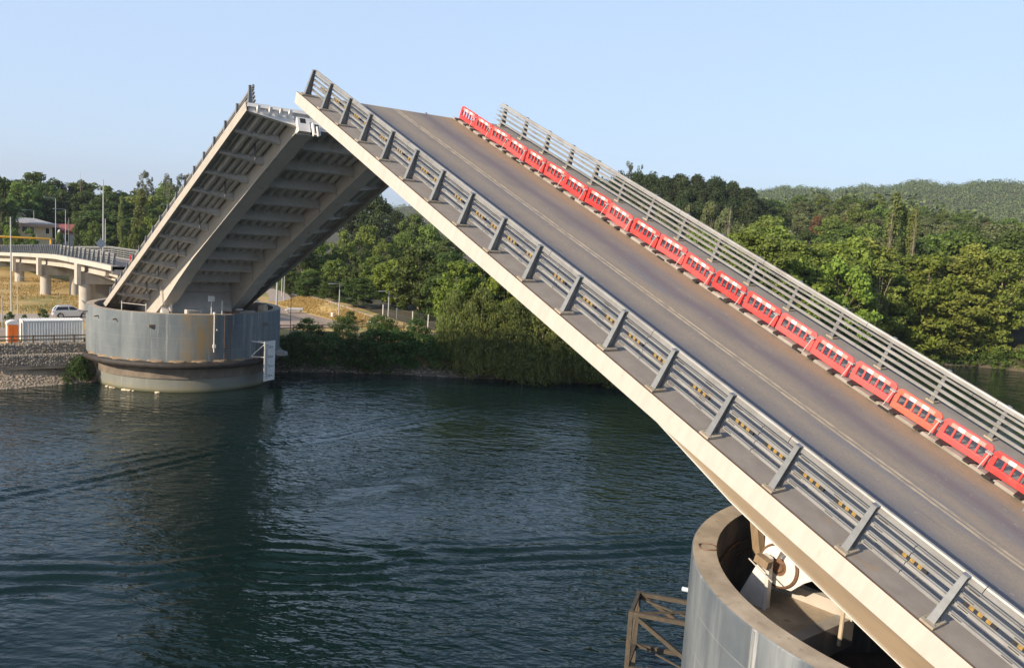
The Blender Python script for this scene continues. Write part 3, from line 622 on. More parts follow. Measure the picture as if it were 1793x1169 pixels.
straight_railing('bridge_railing', FN, ST, -15.74, -1, -7, 45.2, 'grey railing on the outer side of the near leaf, behind the red barriers')
SF = [2.8 * k for k in range(0, 18)]
straight_railing('bridge_railing', FF, SF, 0., 1, -.25, 48.5, 'grey railing along the sunlit edge of the far leaf, left of its underside')
straight_railing('bridge_railing', FF, SF, -15.74, -1, -.25, 48.5, 'grey railing on the far leaf, showing only its end above the tip of the road')

# ------------------------------------------------------------------ red barriers on the near leaf
ORD = ['first', 'second', 'third', 'fourth', 'fifth', 'sixth', 'seventh', 'eighth', 'ninth', 'tenth', 'eleventh', 'twelfth', 'thirteenth', 'fourteenth', 'fifteenth', 'sixteenth', 'seventeenth', 'eighteenth', 'nineteenth', 'twentieth']
def barrier_at(s, i, mm): return FN @ Matrix.Translation((s, -11.92 + rnd.uniform(-.07, .07), .03)) @ Matrix.Rotation(R(rnd.uniform(-3.2, 3.2)), 4, 'Z') @ Matrix.Rotation(R(rnd.uniform(-1.2, 1.2)), 4, 'Y')
NBAR = 22; proto = None; pp = None
for i in range(NBAR):
    s = 45.1 - 2.155 * i; k = i
    if k < 11: lab = 'red plastic barrier, %s from the raised tip of the near leaf' % ORD[k] if k else 'red plastic barrier at the very tip of the near leaf, against the sky'
    else: lab = 'red plastic barrier, %s in the row counting down from the leaf tip' % (ORD[k] if k < 20 else ('twenty-first', 'twenty-second')[k - 20])
    if i == 17: lab = 'more orange plastic barrier in the red row, low on the near leaf'
    mw = barrier_at(s, i, None)
    if proto is None:
        root = empty('plastic_barrier', mw=mw, label=lab, cat='barrier', group='red plastic barriers along the near leaf'); L = 2.08
        m = MB()
        m.box(-L, 0, -.07, .07, .06, .33)
        m.prism([(-L, .72), (0, .72), (0, .84), (-.12, .96), (-L + .12, .96), (-L, .84)], lambda u, v, q: (u, -.07 if q == 0 else .07, v))
        xb = [-L, -L + .22, -L + .5, -L + .57, -L + .85, -L + .92, -L + 1.2, -L + 1.27, -L + 1.55, -L + 1.62, -.02]
        m.box(-L, -L + .2, -.07, .07, .33, .72); m.box(-.2, 0, -.07, .07, .33, .72)
        for k in range(1, 5): c = -L + .2 + (L - .4) * k / 5; m.box(c - .04, c + .04, -.055, .055, .33, .72)
        pn = m.build('panel', M['red'], root, bevel=.018)
        m = MB()
        for k in range(5): a = -L + .32 + k * .29; m.box(a, a + .286, .071, .078, .74, .9, k % 2)
        m.build('reflective_strip', [M['stripp'], M['stripw']], root)
        for x in (-L + .45, -.45):
            m = MB(); m.prism([(-.28, -.02), (.28, -.02), (.16, .62), (-.12, .62)], lambda u, v, q: (x + u * .9, v, .0 if q == 0 else .075)); m.box(x - .1, x + .1, -.3, .0, 0, .07); m.build('rubber_foot', M['rubber'], root)
        proto = root
    else:
        root = copy_tree(proto); root.matrix_world = mw; root['label'] = lab
    if i == 17:
        for ch in root.children:
            if ch.name.startswith('panel'): ch.material_slots[0].link = 'OBJECT'; ch.material_slots[0].material = M['redorange']
proto = None
for i in range(NBAR):
    s = 45.1 - 2.155 * i - 2.03
    lab = 'thin pale prop post leaning between the red barriers, %s from the leaf tip' % (ORD[i] if i < 20 else ('twenty-first', 'twenty-second')[i - 20])
    mw = FN @ Matrix.Translation((s, -11.55, .075))
    if proto is None:
        root = empty('prop_post', mw=mw, label=lab, cat='post', group='prop posts between the red barriers')
        m = MB(); m.tube([(0, .06, 0), (-.04, -.12, .72)], .022, 6); m.build('pole', M['prop'], root)
        m = MB(); m.box(-.13, .13, -.3, -.1, .70, .72); m.box(-.13, .13, -.12, -.1, .66, .72); m.build('bracket', M['prop'], root); proto = root
    else: root = copy_tree(proto); root.matrix_world = mw; root['label'] = lab
# gate frame at the foot of the leaf, cut by the right edge of the picture
root = empty('gate_frame', mw=FN @ Matrix.Translation((2.05, -10.75, -.05)) @ Matrix.Rotation(R(-62), 4, 'Z'), label='grey-green metal gate frame at the right edge, in front of the last red barrier', cat='gate')
m = MB(); m.beam((0, 0, 0), (.35, 0, 1.0), .09, .09); m.beam((2.2, 0, 0), (2.2, 0, 1.0), .09, .09); m.build('upright', M['railsteel'], root)
m = MB()
for z in (.98, .84, .6, .36): m.beam((.35 * z, 0, z), (2.2, 0, z), .05, .05)
m.build('bar', M['raillight'], root)

# ------------------------------------------------------------------ the round piers
def make_pier(name, c, mt_, label, cat='bridge pier'):
    root = empty(name, loc=(c[0], c[1], 0), label=label, cat=cat)
    m = MB(); m.lathe([(9.7, -4), (9.7, 3.0), (9.85, 3.3), (10.68, 3.45), (10.735, 3.6), (10.735, 8.66), (10.70, 8.70)], (0, 0), 128); m.build('outer_wall', mt_, root, smooth=True)
    m = MB(); m.lathe([(10.70, 8.70), (9.88, 8.70)], (0, 0), 128); m.build('rim', M['tanconc'], root)
    m = MB(); m.lathe([(9.88, 8.70), (9.87, 8.66), (9.87, 1.5), (0.02, 1.5)], (0, 0), 96); m.build('pit_wall', M['pit'], root)
    return root
pf = make_pier('bridge_pier', FARC, M['pier_far'], 'round concrete pier in the river under the far leaf, rust stained')
pn = make_pier('bridge_pier', NEARC, M['pier_near'], 'round concrete pier at the bottom right, under the near leaf')
def fender(root, a0, a1, n):
    m = MB(); pts = []
    for i in range(n + 1):
        a = R(a0 + (a1 - a0) * i / n); pts.append((10.95 * math.cos(a), 10.95 * math.sin(a), 3.15 + .03 * math.sin(i * 2.1)))
    m.tube(pts, .38, 12); f = m.build('fender_tube', M['fender'], root, smooth=True)
    for i in range(n * 1):
        m = MB(); a = R(a0 + (a1 - a0) * (i + .5) / n); ca, sa = math.cos(a), math.sin(a)
        P = lambda r, s, z: (r * ca - s * sa, r * sa + s * ca, z)
        m.hexa([P(10.6, -1.1, 3.3), P(11.1, -.3, 3.3), P(11.1, .3, 3.3), P(10.6, 1.1, 3.3), P(10.66, -.9, 3.74), P(11.0, -.1, 3.6), P(11.0, .1, 3.6), P(10.66, .9, 3.74)])
        m.build('fender_block', M['timber'], f)
    return f
fender(pf, 92, 262, 14)
W_ = R(-128); m = MB(); P_ = lambda r, s_, z: (r * math.cos(W_) - s_ * math.sin(W_), r * math.sin(W_) + s_ * math.cos(W_), z)
m.hexa([P_(10.6, -1.0, 3.3), P_(12.1, -.4, 3.35), P_(12.1, .4, 3.35), P_(10.6, 1.0, 3.3), P_(10.6, -1.0, 3.75), P_(12.0, -.4, 3.8), P_(12.0, .4, 3.8), P_(10.6, 1.0, 3.75)]); m.build('fender_platform', M['concretegrey'], pf)
# things on the far pier wall
def wallframe(c, a, r=10.735): return lambda rr, s, z: (r * math.cos(R(a)) + rr * math.cos(R(a)) - s * math.sin(R(a)), r * math.sin(R(a)) + rr * math.sin(R(a)) + s * math.cos(R(a)), z)
W = wallframe(FARC, -173.6); m = MB()
for s in (-.36, .36): m.tube([W(.18, s, 3.6), W(.18, s, 8.9)], .035, 6)
for k in range(17): m.tube([W(.18, -.36, 3.75 + .3 * k), W(.18, .36, 3.75 + .3 * k)], .02, 5)
m.build('ladder', M['rust'], pf)
W = wallframe(FARC, 178.6); m = MB(); m.tube([W(.15, 0, 4.6), W(.12, 0, 5.2), W(.12, 0, 8.85)], .06, 8); m.box(*[q for p in ((W(.25, 0, 0)[0] - .14, W(.25, 0, 0)[0] + .14), (W(.25, 0, 0)[1] - .14, W(.25, 0, 0)[1] + .14), (5.1, 5.45)) for q in p]); m.tube([W(.1, 0, 8.75), W(.1, 0, 8.98)], .16, 8); m.tube([W(0, .3, 7.1), W(.35, .25, 7.0)], .05, 6)
m.build('stand_pipe', M['white'], pf)
for a, z in ((107.1, 7.85), (122.5, 7.8), (90, 8.0)):
    W = wallframe(FARC, a); m = MB(); m.tube([W(-.05, 0, z), W(.45, 0, z - .05)], .07, 8); m.build('drain_spout', M['rust'], pf)
W = wallframe(FARC, 97, 9.8); m = MB(); m.hexa([W(-.1, -.35, 1.8), W(.03, -.35, 1.8), W(.03, .35, 1.8), W(-.1, .35, 1.8), W(-.1, -.25, 3.0), W(.03, -.25, 3.0), W(.03, .25, 3.0), W(-.1, .25, 3.0)]); m.build('paint_mark', mat('yellow_paint_mark', (.75, .65, .08), .7), pf)
# pit furniture of the far pier
def part_box(mb_, root, name, mt_): return mb_.build(name, mt_, root)
m = MB(); m.box(-9, 6, -6.5, 6.5, 7.2, 7.5); m.build('pit_floor', M['pit'], pf)
m = MB(); m.box(-9.2, -8.3, -4.9, -3.0, 7.5, 8.9); m.build('machinery_block', M['concretegrey'], pf)
m = MB(); m.box(-8.6, -7.6, .9, 2.5, 7.5, 9.0); m.box(-8.62, -8.6, 1.1, 2.3, 8.0, 8.9, 1); m.build('control_cabinet', [M['offwhite'], M['concretegrey']], pf)
m = MB(); m.tube([(-10.2, .4, 8.7), (-10.2, .4, 10.3)], .05, 6); m.box(-10.3, -10.1, .1, .75, 10.1, 10.7); m.build('post_box', M['white'], pf)
m = MB(); m.tube([(-10.25, -.75, 8.7), (-10.25, -.75, 10.2)], .06, 6); m.build('rim_post', M['offwhite'], pf)
for y0, nm in ((4.6, 0), (-3.6, 1)):
    m = MB(); m.hexa([(-8.9, y0 - .5, 7.5), (-6.6, y0 - .5, 7.5), (-6.6, y0 + .5, 7.5), (-8.9, y0 + .5, 7.5), (-7.9, y0 - .3, 9.0), (-7.3, y0 - .3, 9.0), (-7.3, y0 + .3, 9.0), (-7.9, y0 + .3, 9.0)]); m.build('pivot_pedestal', M['offwhite'], pf)
m = MB()
for y in (8.2, 6.4): m.tube([(-4.5 if y > 7 else -7.3, y, 8.0), (-4.5 if y > 7 else -7.3, y, 9.6)], .05, 6)
m.tube([(-4.5, 8.2, 9.4), (-7.3, 6.4, 9.4)], .03, 6); m.build('pit_guard', M['offwhite'], pf)
m = MB()
for k in range(9): a = rnd.uniform(0, 6.3); m.beam((-9.4, -2.2 + rnd.uniform(-1, 1), 8.65 + .02 * k), (-9.4 + math.cos(a), -2.2 + 1.2 * math.sin(a), 8.8 + .02 * k), .06, .06)
m.build('rebar_scrap', M['rust'], pf)
m = MB(); m.hexa([(-7.6, -6.6, 8.6), (-6.6, -7.4, 8.6), (-6.2, -6.6, 8.6), (-7.2, -5.9, 8.6), (-7.5, -6.5, 9.4), (-6.7, -7.2, 9.6), (-6.4, -6.6, 9.5), (-7.2, -6.0, 9.3)]); m.build('broken_block', M['tanconc'], pf)

# clearance board
b0 = Vector((81.3, -13.4, 0)); b1 = Vector((82.15, -15.0, 0)); ux = (b1 - b0).normalized(); nn_ = Vector((-ux.y, ux.x, 0));
if nn_.x > 0: nn_ = -nn_
BW = (b1 - b0).length; root = empty('clearance_gauge', loc=(81.3, -13.4, 0), label='white water clearance board marked in metres, bracketed to the far pier', cat='gauge board')
MBd = Matrix(((ux.x, nn_.x, 0, 0), (ux.y, nn_.y, 0, 0), (0, 0, 1, 0), (0, 0, 0, 1)))
def G_(u, d, z): v = MBd @ Vector((u, d, z)); return (v.x, v.y, v.z)
m = MB(); m.hexa([G_(0, 0, .95), G_(BW, 0, .95), G_(BW, -.06, .95), G_(0, -.06, .95), G_(0, 0, 5.55), G_(BW, 0, 5.55), G_(BW, -.06, 5.55), G_(0, -.06, 5.55)]); m.build('board', M['white'], root, bevel=.01)
m = MB()
for k in range(18):
    z = 5.05 - .222 * k; wd = .2 if k % 5 else .28
    m.hexa([G_(.3, .002, z), G_(.3 + wd, .002, z), G_(.3 + wd, .006, z), G_(.3, .006, z), G_(.3, .002, z + .1), G_(.3 + wd, .002, z + .1), G_(.3 + wd, .006, z + .1), G_(.3, .006, z + .1)])
m.build('tick_marks', M['black'], root)
V_, F_ = [], []
for k, s in enumerate(('5.0 m', '6.0 m', '7.0 m', '8.0 m')):
    cu = bpy.data.curves.new('lettering', 'FONT'); cu.body = s; cu.size = .42; cu.extrude = .004; tmp = bpy.data.objects.new('lettering', cu); COL.objects.link(tmp)
    dg = bpy.context.evaluated_depsgraph_get(); me = bpy.data.meshes.new_from_object(tmp.evaluated_get(dg)); b = len(V_)
    xs_ = [v.co.x for v in me.vertices]; x0 = min(xs_); sc_ = .82 / (max(xs_) - x0)
    V_ += [G_(.62 + (v.co.x - x0) * sc_, .007 + v.co.z, 4.72 - 1.11 * k + v.co.y) for v in me.vertices]; F_ += [[b + i for i in p.vertices] for p in me.polygons]
    bpy.data.objects.remove(tmp); bpy.data.curves.remove(cu); bpy.data.meshes.remove(me)
me = bpy.data.meshes.new('lettering'); me.from_pydata(V_, [], F_); me.materials.append(M['black']); o = bpy.data.objects.new('lettering', me); COL.objects.link(o); o.parent = root
m = MB(); wl = (82.03 - 81.3, -12.15 + 13.4)
for a, b in (((wl[0], wl[1], 5.55), (0, -.05, 5.4)), ((wl[0], wl[1], 3.8), (0, -.05, 3.75)), ((wl[0], wl[1], 3.85), (0, -.05, 5.3))): m.beam(a, b, .09, .09)
m.beam((0, -.02, 1), (0, -.02, 5.5), .08, .08); m.beam((1.6, 1.0, 5.45), (.4, -.9, 5.45), .08, .08); m.build('bracket', M['white'], root)

# near pier pit: platform, beams, pedestal, timbers
def Lp(x, y, z): return (x - NEARC[0], y - NEARC[1], z)
def pbox(x0, x1, y0, y1, z0, z1, name, mt_, bevel=.02):
    m = MB(); a = Lp(x0, y0, z0); b = Lp(x1, y1, z1); m.box(a[0], b[0], a[1], b[1], a[2], b[2]); return m.build(name, mt_, pn, bevel=bevel)
m = MB(); m.prism([(5.45, -5.5), (8.35, -5.35), (8.4, -2.6), (7.6, -1.0), (5.35, 1.1)], lambda u, v, s: Lp(u, v, 6.2 if s == 0 else 6.5)); m.build('platform', M['tanconc'], pn)
m = MB(); m.beam(Lp(4.9, -5.5, 6.72), Lp(8.3, -5.25, 6.72), .35, .5); m.build('platform_kerb', M['concrete'], pn)
m = MB(); m.beam(Lp(5.2, -5.6, 6.0), Lp(5.2, 1.2, 6.0), .5, 1.05); m.build('end_beam', M['concretegrey'], pn)
m = MB(); m.tube([Lp(4.66, -4.2, 6.0), Lp(4.62, -4.2, 7.75)], .075, 8); m.build('guide_pole', M['flange'], pn)
m = MB(); m.hexa([Lp(7.1, -3.62, 6.2), Lp(8.45, -3.62, 6.2), Lp(8.45, -3.3, 6.2), Lp(7.1, -3.3, 6.2), Lp(7.15, -3.62, 8.35), Lp(7.45, -3.62, 8.45), Lp(7.45, -3.42, 8.45), Lp(7.15, -3.42, 8.35)]); m.beam(Lp(7.1, -3.26, 6.3), Lp(7.14, -3.3, 8.3), .1, .1); m.build('pivot_pedestal', M['white'], pn)
m = MB(); m.beam(Lp(7.55, -3.2, 8.35), Lp(7.0, -3.2, 8.2), .3, .3); m.build('timber_block', M['timber'], pn); m = MB(); m.beam(Lp(8.95, -5.5, 7.2), Lp(9.4, -5.6, 8.8), .3, .4); m.build('timber_prop', M['timber'], pn); m = MB(); m.beam(Lp(9.1, -7.2, 6.3), Lp(9.0, -6.6, 8.8), .22, .3); m.build('timber_prop', M['timber'], pn)
m = MB(); m.beam(Lp(6.7, -3.0, 7.75), Lp(7.75, -3.0, 8.25), .035, .035); m.build('steel_bar', M['offwhite'], pn)
o = None
for k, (z, a0, a1) in enumerate(((7.6, -60, 40), (7.1, -75, 20))):
    m = MB(); m.tube([(9.78 * math.cos(R(a)), 9.78 * math.sin(R(a)), z + .05 * math.sin(a)) for a in range(a0, a1, 5)], .05, 6); m.build('cable_run', M['rust'], pn)
m = MB(); lx = [(9.7 * math.cos(R(a)), 9.7 * math.sin(R(a))) for a in (-14, -11)]
for x_, y_ in lx: m.tube([(x_, y_, 2), (x_, y_, 8.9)], .03, 6)
for k in range(20): m.tube([(*lx[0], 2.3 + .33 * k), (*lx[1], 2.3 + .33 * k)], .02, 5)
m.build('pit_ladder', M['rust'], pn)
m = MB(); ring = [(8.45 + .33 * math.cos(a), -1.5 + .3 * math.sin(a), 8.72 + .02 * math.sin(3 * a)) for a in [i * .25 for i in range(52)]]; m.tube(ring, .02, 5)
o = m.build('cable_ring', M['rust'], None); tag(o, 'dark loop of cable lying on the rim of the near pier', 'cable')
W = wallframe(NEARC, 24.5); m = MB(); m.tube([(NEARC[0] - NEARC[0] + W(-.1, 0, 5.9)[0], W(-.1, 0, 5.9)[1], 5.9), (W(.55, 0, 5.9)[0], W(.55, 0, 5.9)[1], 5.88)], .09, 10); m.build('drain_spout', mat('pale_blue_pipe', (.5, .6, .64), .4), pn)
W = wallframe(NEARC, 60); m = MB(); m.box(0, 0, 0, 0, 0, 0)
# steel frame standing off the near pier
root = empty('steel_frame', loc=(10.65, -7.72, 0), rz=R(34.8), label='brown steel lattice frame in the water against the near pier', cat='steel frame')
m = MB(); cor = [(.3, -1.085), (4.95, -1.085), (4.95, 1.085), (1.2, 1.085)]
for x, y in cor[1:3]: m.beam((x, y, -2), (x, y, 3.4), .2, .2)
m.build('leg', M['frame'], root)
for z in (3.3, .8):
    m = MB()
    for a, b in zip(cor, cor[1:]): m.beam((*a, z), (*b, z), .16, .18)
    m.build('chord', M['frame'], root)
m = MB()
for (a, za), (b, zb), s in (((cor[1], 3.3), (cor[0], .9), .15), ((cor[2], 3.3), (cor[3], .9), .17), ((cor[2], .9), (cor[3], -1.8), .15), ((cor[1], 3.3), (cor[2], .9), .12), ((cor[2], 3.3), (cor[0], 3.35), .08), ((cor[1], .9), (cor[3], .8), .07), ((cor[1], 3.1), (cor[3], 3.3), .07)): m.beam((*a, za), (*b, zb), s, s)
m.build('brace', M['frame'], root)
m = MB(); m.tube([(3.2, .1, -1.5), (.9, -.3, 2.6)], .5, 16); m.tube([(4.0, .5, -1.5), (4.0, .5, .5)], .38, 14); m.build('fender_pile', M['rust'], root, smooth=True)
# ------------------------------------------------------------------ approach viaduct
AP = [(109, -3.18, 12.0), (114, -2.46, 12.08), (122, -1.6, 12.06), (134, -.55, 11.98), (150, -.7, 11.25), (165, -.85, 10.53), (195, .25, 9.03), (215, 1.6, 7.9), (235, 3.2, 7.2), (260, 5.5, 7.6)]
def ap(x):
    for a, b in zip(AP, AP[1:]):
        if x <= b[0]: q = (x - a[0]) / (b[0] - a[0]); return (a[1] + (b[1] - a[1]) * q, a[2] + (b[2] - a[2]) * q)
    return AP[-1][1:]
root = empty('approach_viaduct', loc=(109, -3, 0), label='pale concrete approach viaduct curving away on thick round columns at the left', cat='viaduct')
WD = 8.6; XS = [109, 112, 115, 119, 123, 128, 134, 140, 146, 152, 158, 165, 172, 180, 188, 195, 205, 215, 225, 235, 248, 260]
def strip(m, ya, yb, za, zb, mi=0, xs_=XS):
    for x0, x1 in zip(xs_, xs_[1:]):
        (p, z0), (q, z1) = ap(x0), ap(x1)
        m.hexa([(x0 - 109, p + ya + 3, z0 + za), (x1 - 109, q + ya + 3, z1 + za), (x1 - 109, q + yb + 3, z1 + za), (x0 - 109, p + yb + 3, z0 + za), (x0 - 109, p + ya + 3, z0 + zb), (x1 - 109, q + ya + 3, z1 + zb), (x1 - 109, q + yb + 3, z1 + zb), (x0 - 109, p + yb + 3, z0 + zb)], mi)
m = MB(); strip(m, -.2, -WD + .2, -.45, -.04); m.build('deck_slab', M['concretegrey'], root)
m = MB(); strip(m, .05, -.35, -.62, .06); m.build('fascia', M['cream'], root)
m = MB(); strip(m, -WD + .35, -WD - .05, -.62, .06); m.build('fascia', M['cream'], root)
m = MB(); strip(m, -1.0, -WD + 1.4, -.04, .0); m.build('roadway', M['asphaltgrey'], root)
m = MB(); strip(m, -.36, -1.0, -.04, .03); strip(m, -WD + 1.4, -WD + .36, -.04, .06); m.build('walkway', M['kerb'], root)
m = MB(); strip(m, -4.3, -4.42, .003, .008); m.build('centre_line', M['paint_white'], root)
for yo in (-1.35, -3.3, -5.2, -7.1):
    m = MB(); strip(m, yo, yo - .55, -1.75, -.46, 0, [x for x in XS if x >= 115]); strip(m, yo + .12, yo - .67, -1.85, -1.75, 0, [x for x in XS if x >= 115]); m.build('beam', M['concrete'], root)
m = MB()   # haunch running out to the near end of the deck
for y0, y1 in ((-2.2, -6.4),):
    m.hexa([(112 - 109, y0 + .6, 10.2), (122.2 - 109, y0 + 2.0, 10.7), (122.2 - 109, y1 + 2, 10.7), (112 - 109, y1 + .6, 10.2), (112 - 109, y0 + .6, 11.5), (122.2 - 109, y0 + 2, 11.5), (122.2 - 109, y1 + 2, 11.5), (112 - 109, y1 + .6, 11.5)])
m.hexa([(104 - 109, -3.3, 9.15), (122 - 109, -.4, 10.1), (122 - 109, -.9, 10.1), (104 - 109, -3.8, 9.15), (104 - 109, -3.3, 9.4), (122 - 109, -.4, 10.35), (122 - 109, -.9, 10.35), (104 - 109, -3.8, 9.4)])
m.build('haunch', M['concrete'], root)
m = MB(); m.box(.0, .3, -.3, -WD + .4, 10.9, 11.94); m.build('end_wall', M['concretegrey'], root)
for X_ in (123.0, 152.0, 180.0, 206.0):
    y, z = ap(X_); gr = gz(X_, y - 3) - 1
    b = MB(); b.box(X_ - 109 - .9, X_ - 109 + .9, y + 3 - .2, y + 3 - WD + .2, z - 3.55, z - 1.86); cp = b.build('bent_cap', M['concretegrey'], root, bevel=.04)
    for yy in (y + .12, y - WD + .45): b = MB(); b.box(X_ - 109 - .95, X_ - 109 + .95, yy + 3, yy + 3 - .58, z - 3.6, z - .63); b.build('cheek_wall', M['concrete'], cp, bevel=.03)
    for yy in (y - 1.15, y - 5.65):
        b = MB(); b.lathe([(.84, gr), (.84, z - 3.55)], (X_ - 109, yy + 3), 24); b.build('column', M['concrete'], root, smooth=True)
    if X_ < 130:
        b = MB(); b.box(X_ - 109 + 1.2, X_ - 109 + 1.6, y + 2, y - 4, gr, z - 3.6); b.build('back_wall', M['concretegrey'], root)
def rail_along(name, off, side, label, x0, x1, step):
    rt = empty(name, loc=(x0, ap(x0)[0] + off, ap(x0)[1]), label=label, cat='railing'); O = Vector(rt.location); x = x0; first = None; n = 0
    while x <= x1 and n < 100:
        y, z = ap(x)
        if first is None: p = post_mesh(side).build('post', M['railsteel'], rt); first = p
        else: p = first.copy(); COL.objects.link(p); p.parent = rt
        p.location = Vector((x, y + off, z + .02)) - O; x += step; n += 1
    for a, b in RN + ((1.44, 1.6),):
        m = MB(); xs_ = [x0 + i * (x1 - x0) / 30 for i in range(31)]
        for u, v in zip(xs_, xs_[1:]):
            (p, z0), (q, z1) = ap(u), ap(v); d0, d1 = off - .42 * side, off - .54 * side
            m.hexa([Vector(t_) - O for t_ in ((u, p + d0, z0 + a), (v, q + d0, z1 + a), (v, q + d1, z1 + a), (u, p + d1, z0 + a), (u, p + d0, z0 + b), (v, q + d0, z1 + b), (v, q + d1, z1 + b), (u, p + d1, z0 + b))])
        m.build('rail', M['raillight'], rt)
    return rt
rail_along('viaduct_railing', -.15, 1, 'grey railing of close leaning posts along the near side of the viaduct', 109.2, 258, 1.9)
rail_along('viaduct_railing', -WD + .1, -1, 'grey railing along the far side of the viaduct, behind its road', 109.2, 258, 2.8)
root = copy_tree([o for o in bpy.data.objects if o.name == 'plastic_barrier'][0]); root.matrix_world = Matrix.Translation((119, -8.6 + .9, ap(119)[1] + .03)) @ Matrix.Rotation(R(80), 4, 'Z')
root['label'] = 'lone red plastic barrier on the viaduct road, left of the far leaf'; del root['group']

# mast, sign, gantry, lamps
def lamp(x, y, z, h, arm, ang, name='street_lamp', label='', m_='lamp', group=None, double=False, r=.1, head=True):
    rt = empty(name, loc=(x, y, z), rz=R(ang), label=label, cat='street lamp', group=group)
    m = MB(); m.tube([(0, 0, 0), (0, 0, h * .5), (0, 0, h)], [r, r * .85, r * .6], 8); m.box(-.2, .2, -.2, .2, 0, .03); m.build('pole', M[m_], rt)
    if arm:
        for s in ((1, -1) if double else (1,)):
            m = MB(); m.tube([(0, 0, h - .03), (s * arm * .5, 0, h + .06), (s * arm, 0, h + .05)], .05, 6); a = m.build('arm', M[m_], rt)
            if head: m = MB(); m.hexa([(s * arm - .1, -.13, h - .02), (s * (arm + .62), -.1, h), (s * (arm + .62), .1, h), (s * arm - .1, .13, h - .02), (s * arm - .1, -.1, h + .1), (s * (arm + .6), -.08, h + .07), (s * (arm + .6), .08, h + .07), (s * arm - .1, .1, h + .1)]); m.build('lamp_head', M[m_], a)
    return rt
lamp(97.06, -21.03, 4.2, 8.2, 1.1, -55, label='tall thick lamp pole rising just right of the far pier', double=False, r=.17)
lamp(150, -43.33, gz(150, -43.3) - .1, 6.0, .8, -120, label='slim pole beside the pale path, just right of the tall thick one')
lamp(140, -39.7, gz(140, -39.7) - .1, 5.2, .9, 120, label='slim lamp at the bend of the pale path, rightmost of three poles there')
lamp(97.27, -23.13, 4.2, 5.35, 2.0, 175, label='thin dark lamp with a long arm standing at the river edge of the gravel lot', m_='darkpole', r=.06)
lamp(113.06, -37.95, gz(113.06, -37.95) - .05, 5.3, 1.4, 95, label='lamp with a short arm at the foot of the dry grass slope, mid lot')
lamp(104.16, -42.01, gz(104.16, -42) - .5, 5.2, 1.3, 95, label='lamp by the wire mesh fence, rightmost lamp beyond the lot')
lamp(141.1, -9.6 + .9, 11.5, 12.7, 0, 0, name='lighting_mast', label='tall slender mast rising behind the diamond sign at the left', r=.13)
lamp(146.8, -10.2, ap(146.8)[1], 6.4, 0, 0, label='short grey pole on the viaduct, between the diamond sign and the far leaf')
lamp(126.2, 6.2, 4.2, 13.3, 0, 0, label='tall slim grey pole in front of the viaduct columns, left of the silver car', r=.12)
lamp(121.2, 6.04, 4.2, 5.2, .35, -60, label='low thin lamp in the dry grass beside the tall slim pole', r=.07)
lamp(107.4, 9.35, 4.2, 4.3, 0, 0, label='thin grey post at the left edge above the orange toilet', r=.06)
lamp(202.7, -11.4, 8.4, 12.8, 2.2, 118, label='tallest arm lamp beyond the viaduct, by the red roofed building')
lamp(204, -13.6, 8.4, 10.4, 2.4, 118, label='second arm lamp, just right of the tallest one by the red roofed building')
lamp(240, -12.2, gz(240, -12.2), 10.2, 2.6, 118, label='arm lamp standing in front of the cream house')
lamp(206, -14.6, 7.8, 9.2, 0, 0, name='utility_pole', label='dark wooden utility pole between two arm lamps by the red roofed building', m_='darkpole', r=.15)
for i, (u, x, y, h) in enumerate(((0, 212, 2.2, 4.8), (1, 214, -3.0, 4.6), (2, 216, -9.5, 5.0), (3, 208, -18, 5.2), (4, 205, -23.5, 4.6), (5, 176, -17.5, 3.6))):
    lamp(x, y, gz(x, y) - .1, h + 1, .9, 118, name='path_lamp', label='small grey path lamp among the shrubs beyond the viaduct', group='small lamps beyond the viaduct', r=.06)
root = empty('road_sign', loc=(113.2, -2.75, 12.0), label='grey back of a diamond road sign on the viaduct railing', cat='road sign')
m = MB(); m.tube([(0, 0, 0), (0, 0, 3.5)], .05, 8); m.build('post', M['lamp'], root)
m = MB(); s2 = .72; d_ = Vector((.29, .957, 0)); m.prism([(0, -s2), (s2, 0), (0, s2), (-s2, 0)], lambda u, v, s: (-.07 + .03 * s + u * -.22, u * .975, 2.75 + v)); m.build('plate', M['signback'], root, bevel=.01)
root = empty('height_gantry', loc=(160, -3.9, 8), label='yellow pipe height gantry across the road at the left', cat='gantry')
m = MB(); m.tube([(0, 0, 2.6), (0, 0, 5.35), (.05, .12, 5.5), (.2, 9, 5.55), (.3, 16, 5.5)], .17, 10); m.build('beam_pipe', M['yellowpipe'], root, smooth=True)
m = MB(); m.tube([(.3, 16, 5.5), (.3, 16, -3)], .15, 8); m.build('post', M['yellowpipe'], root)

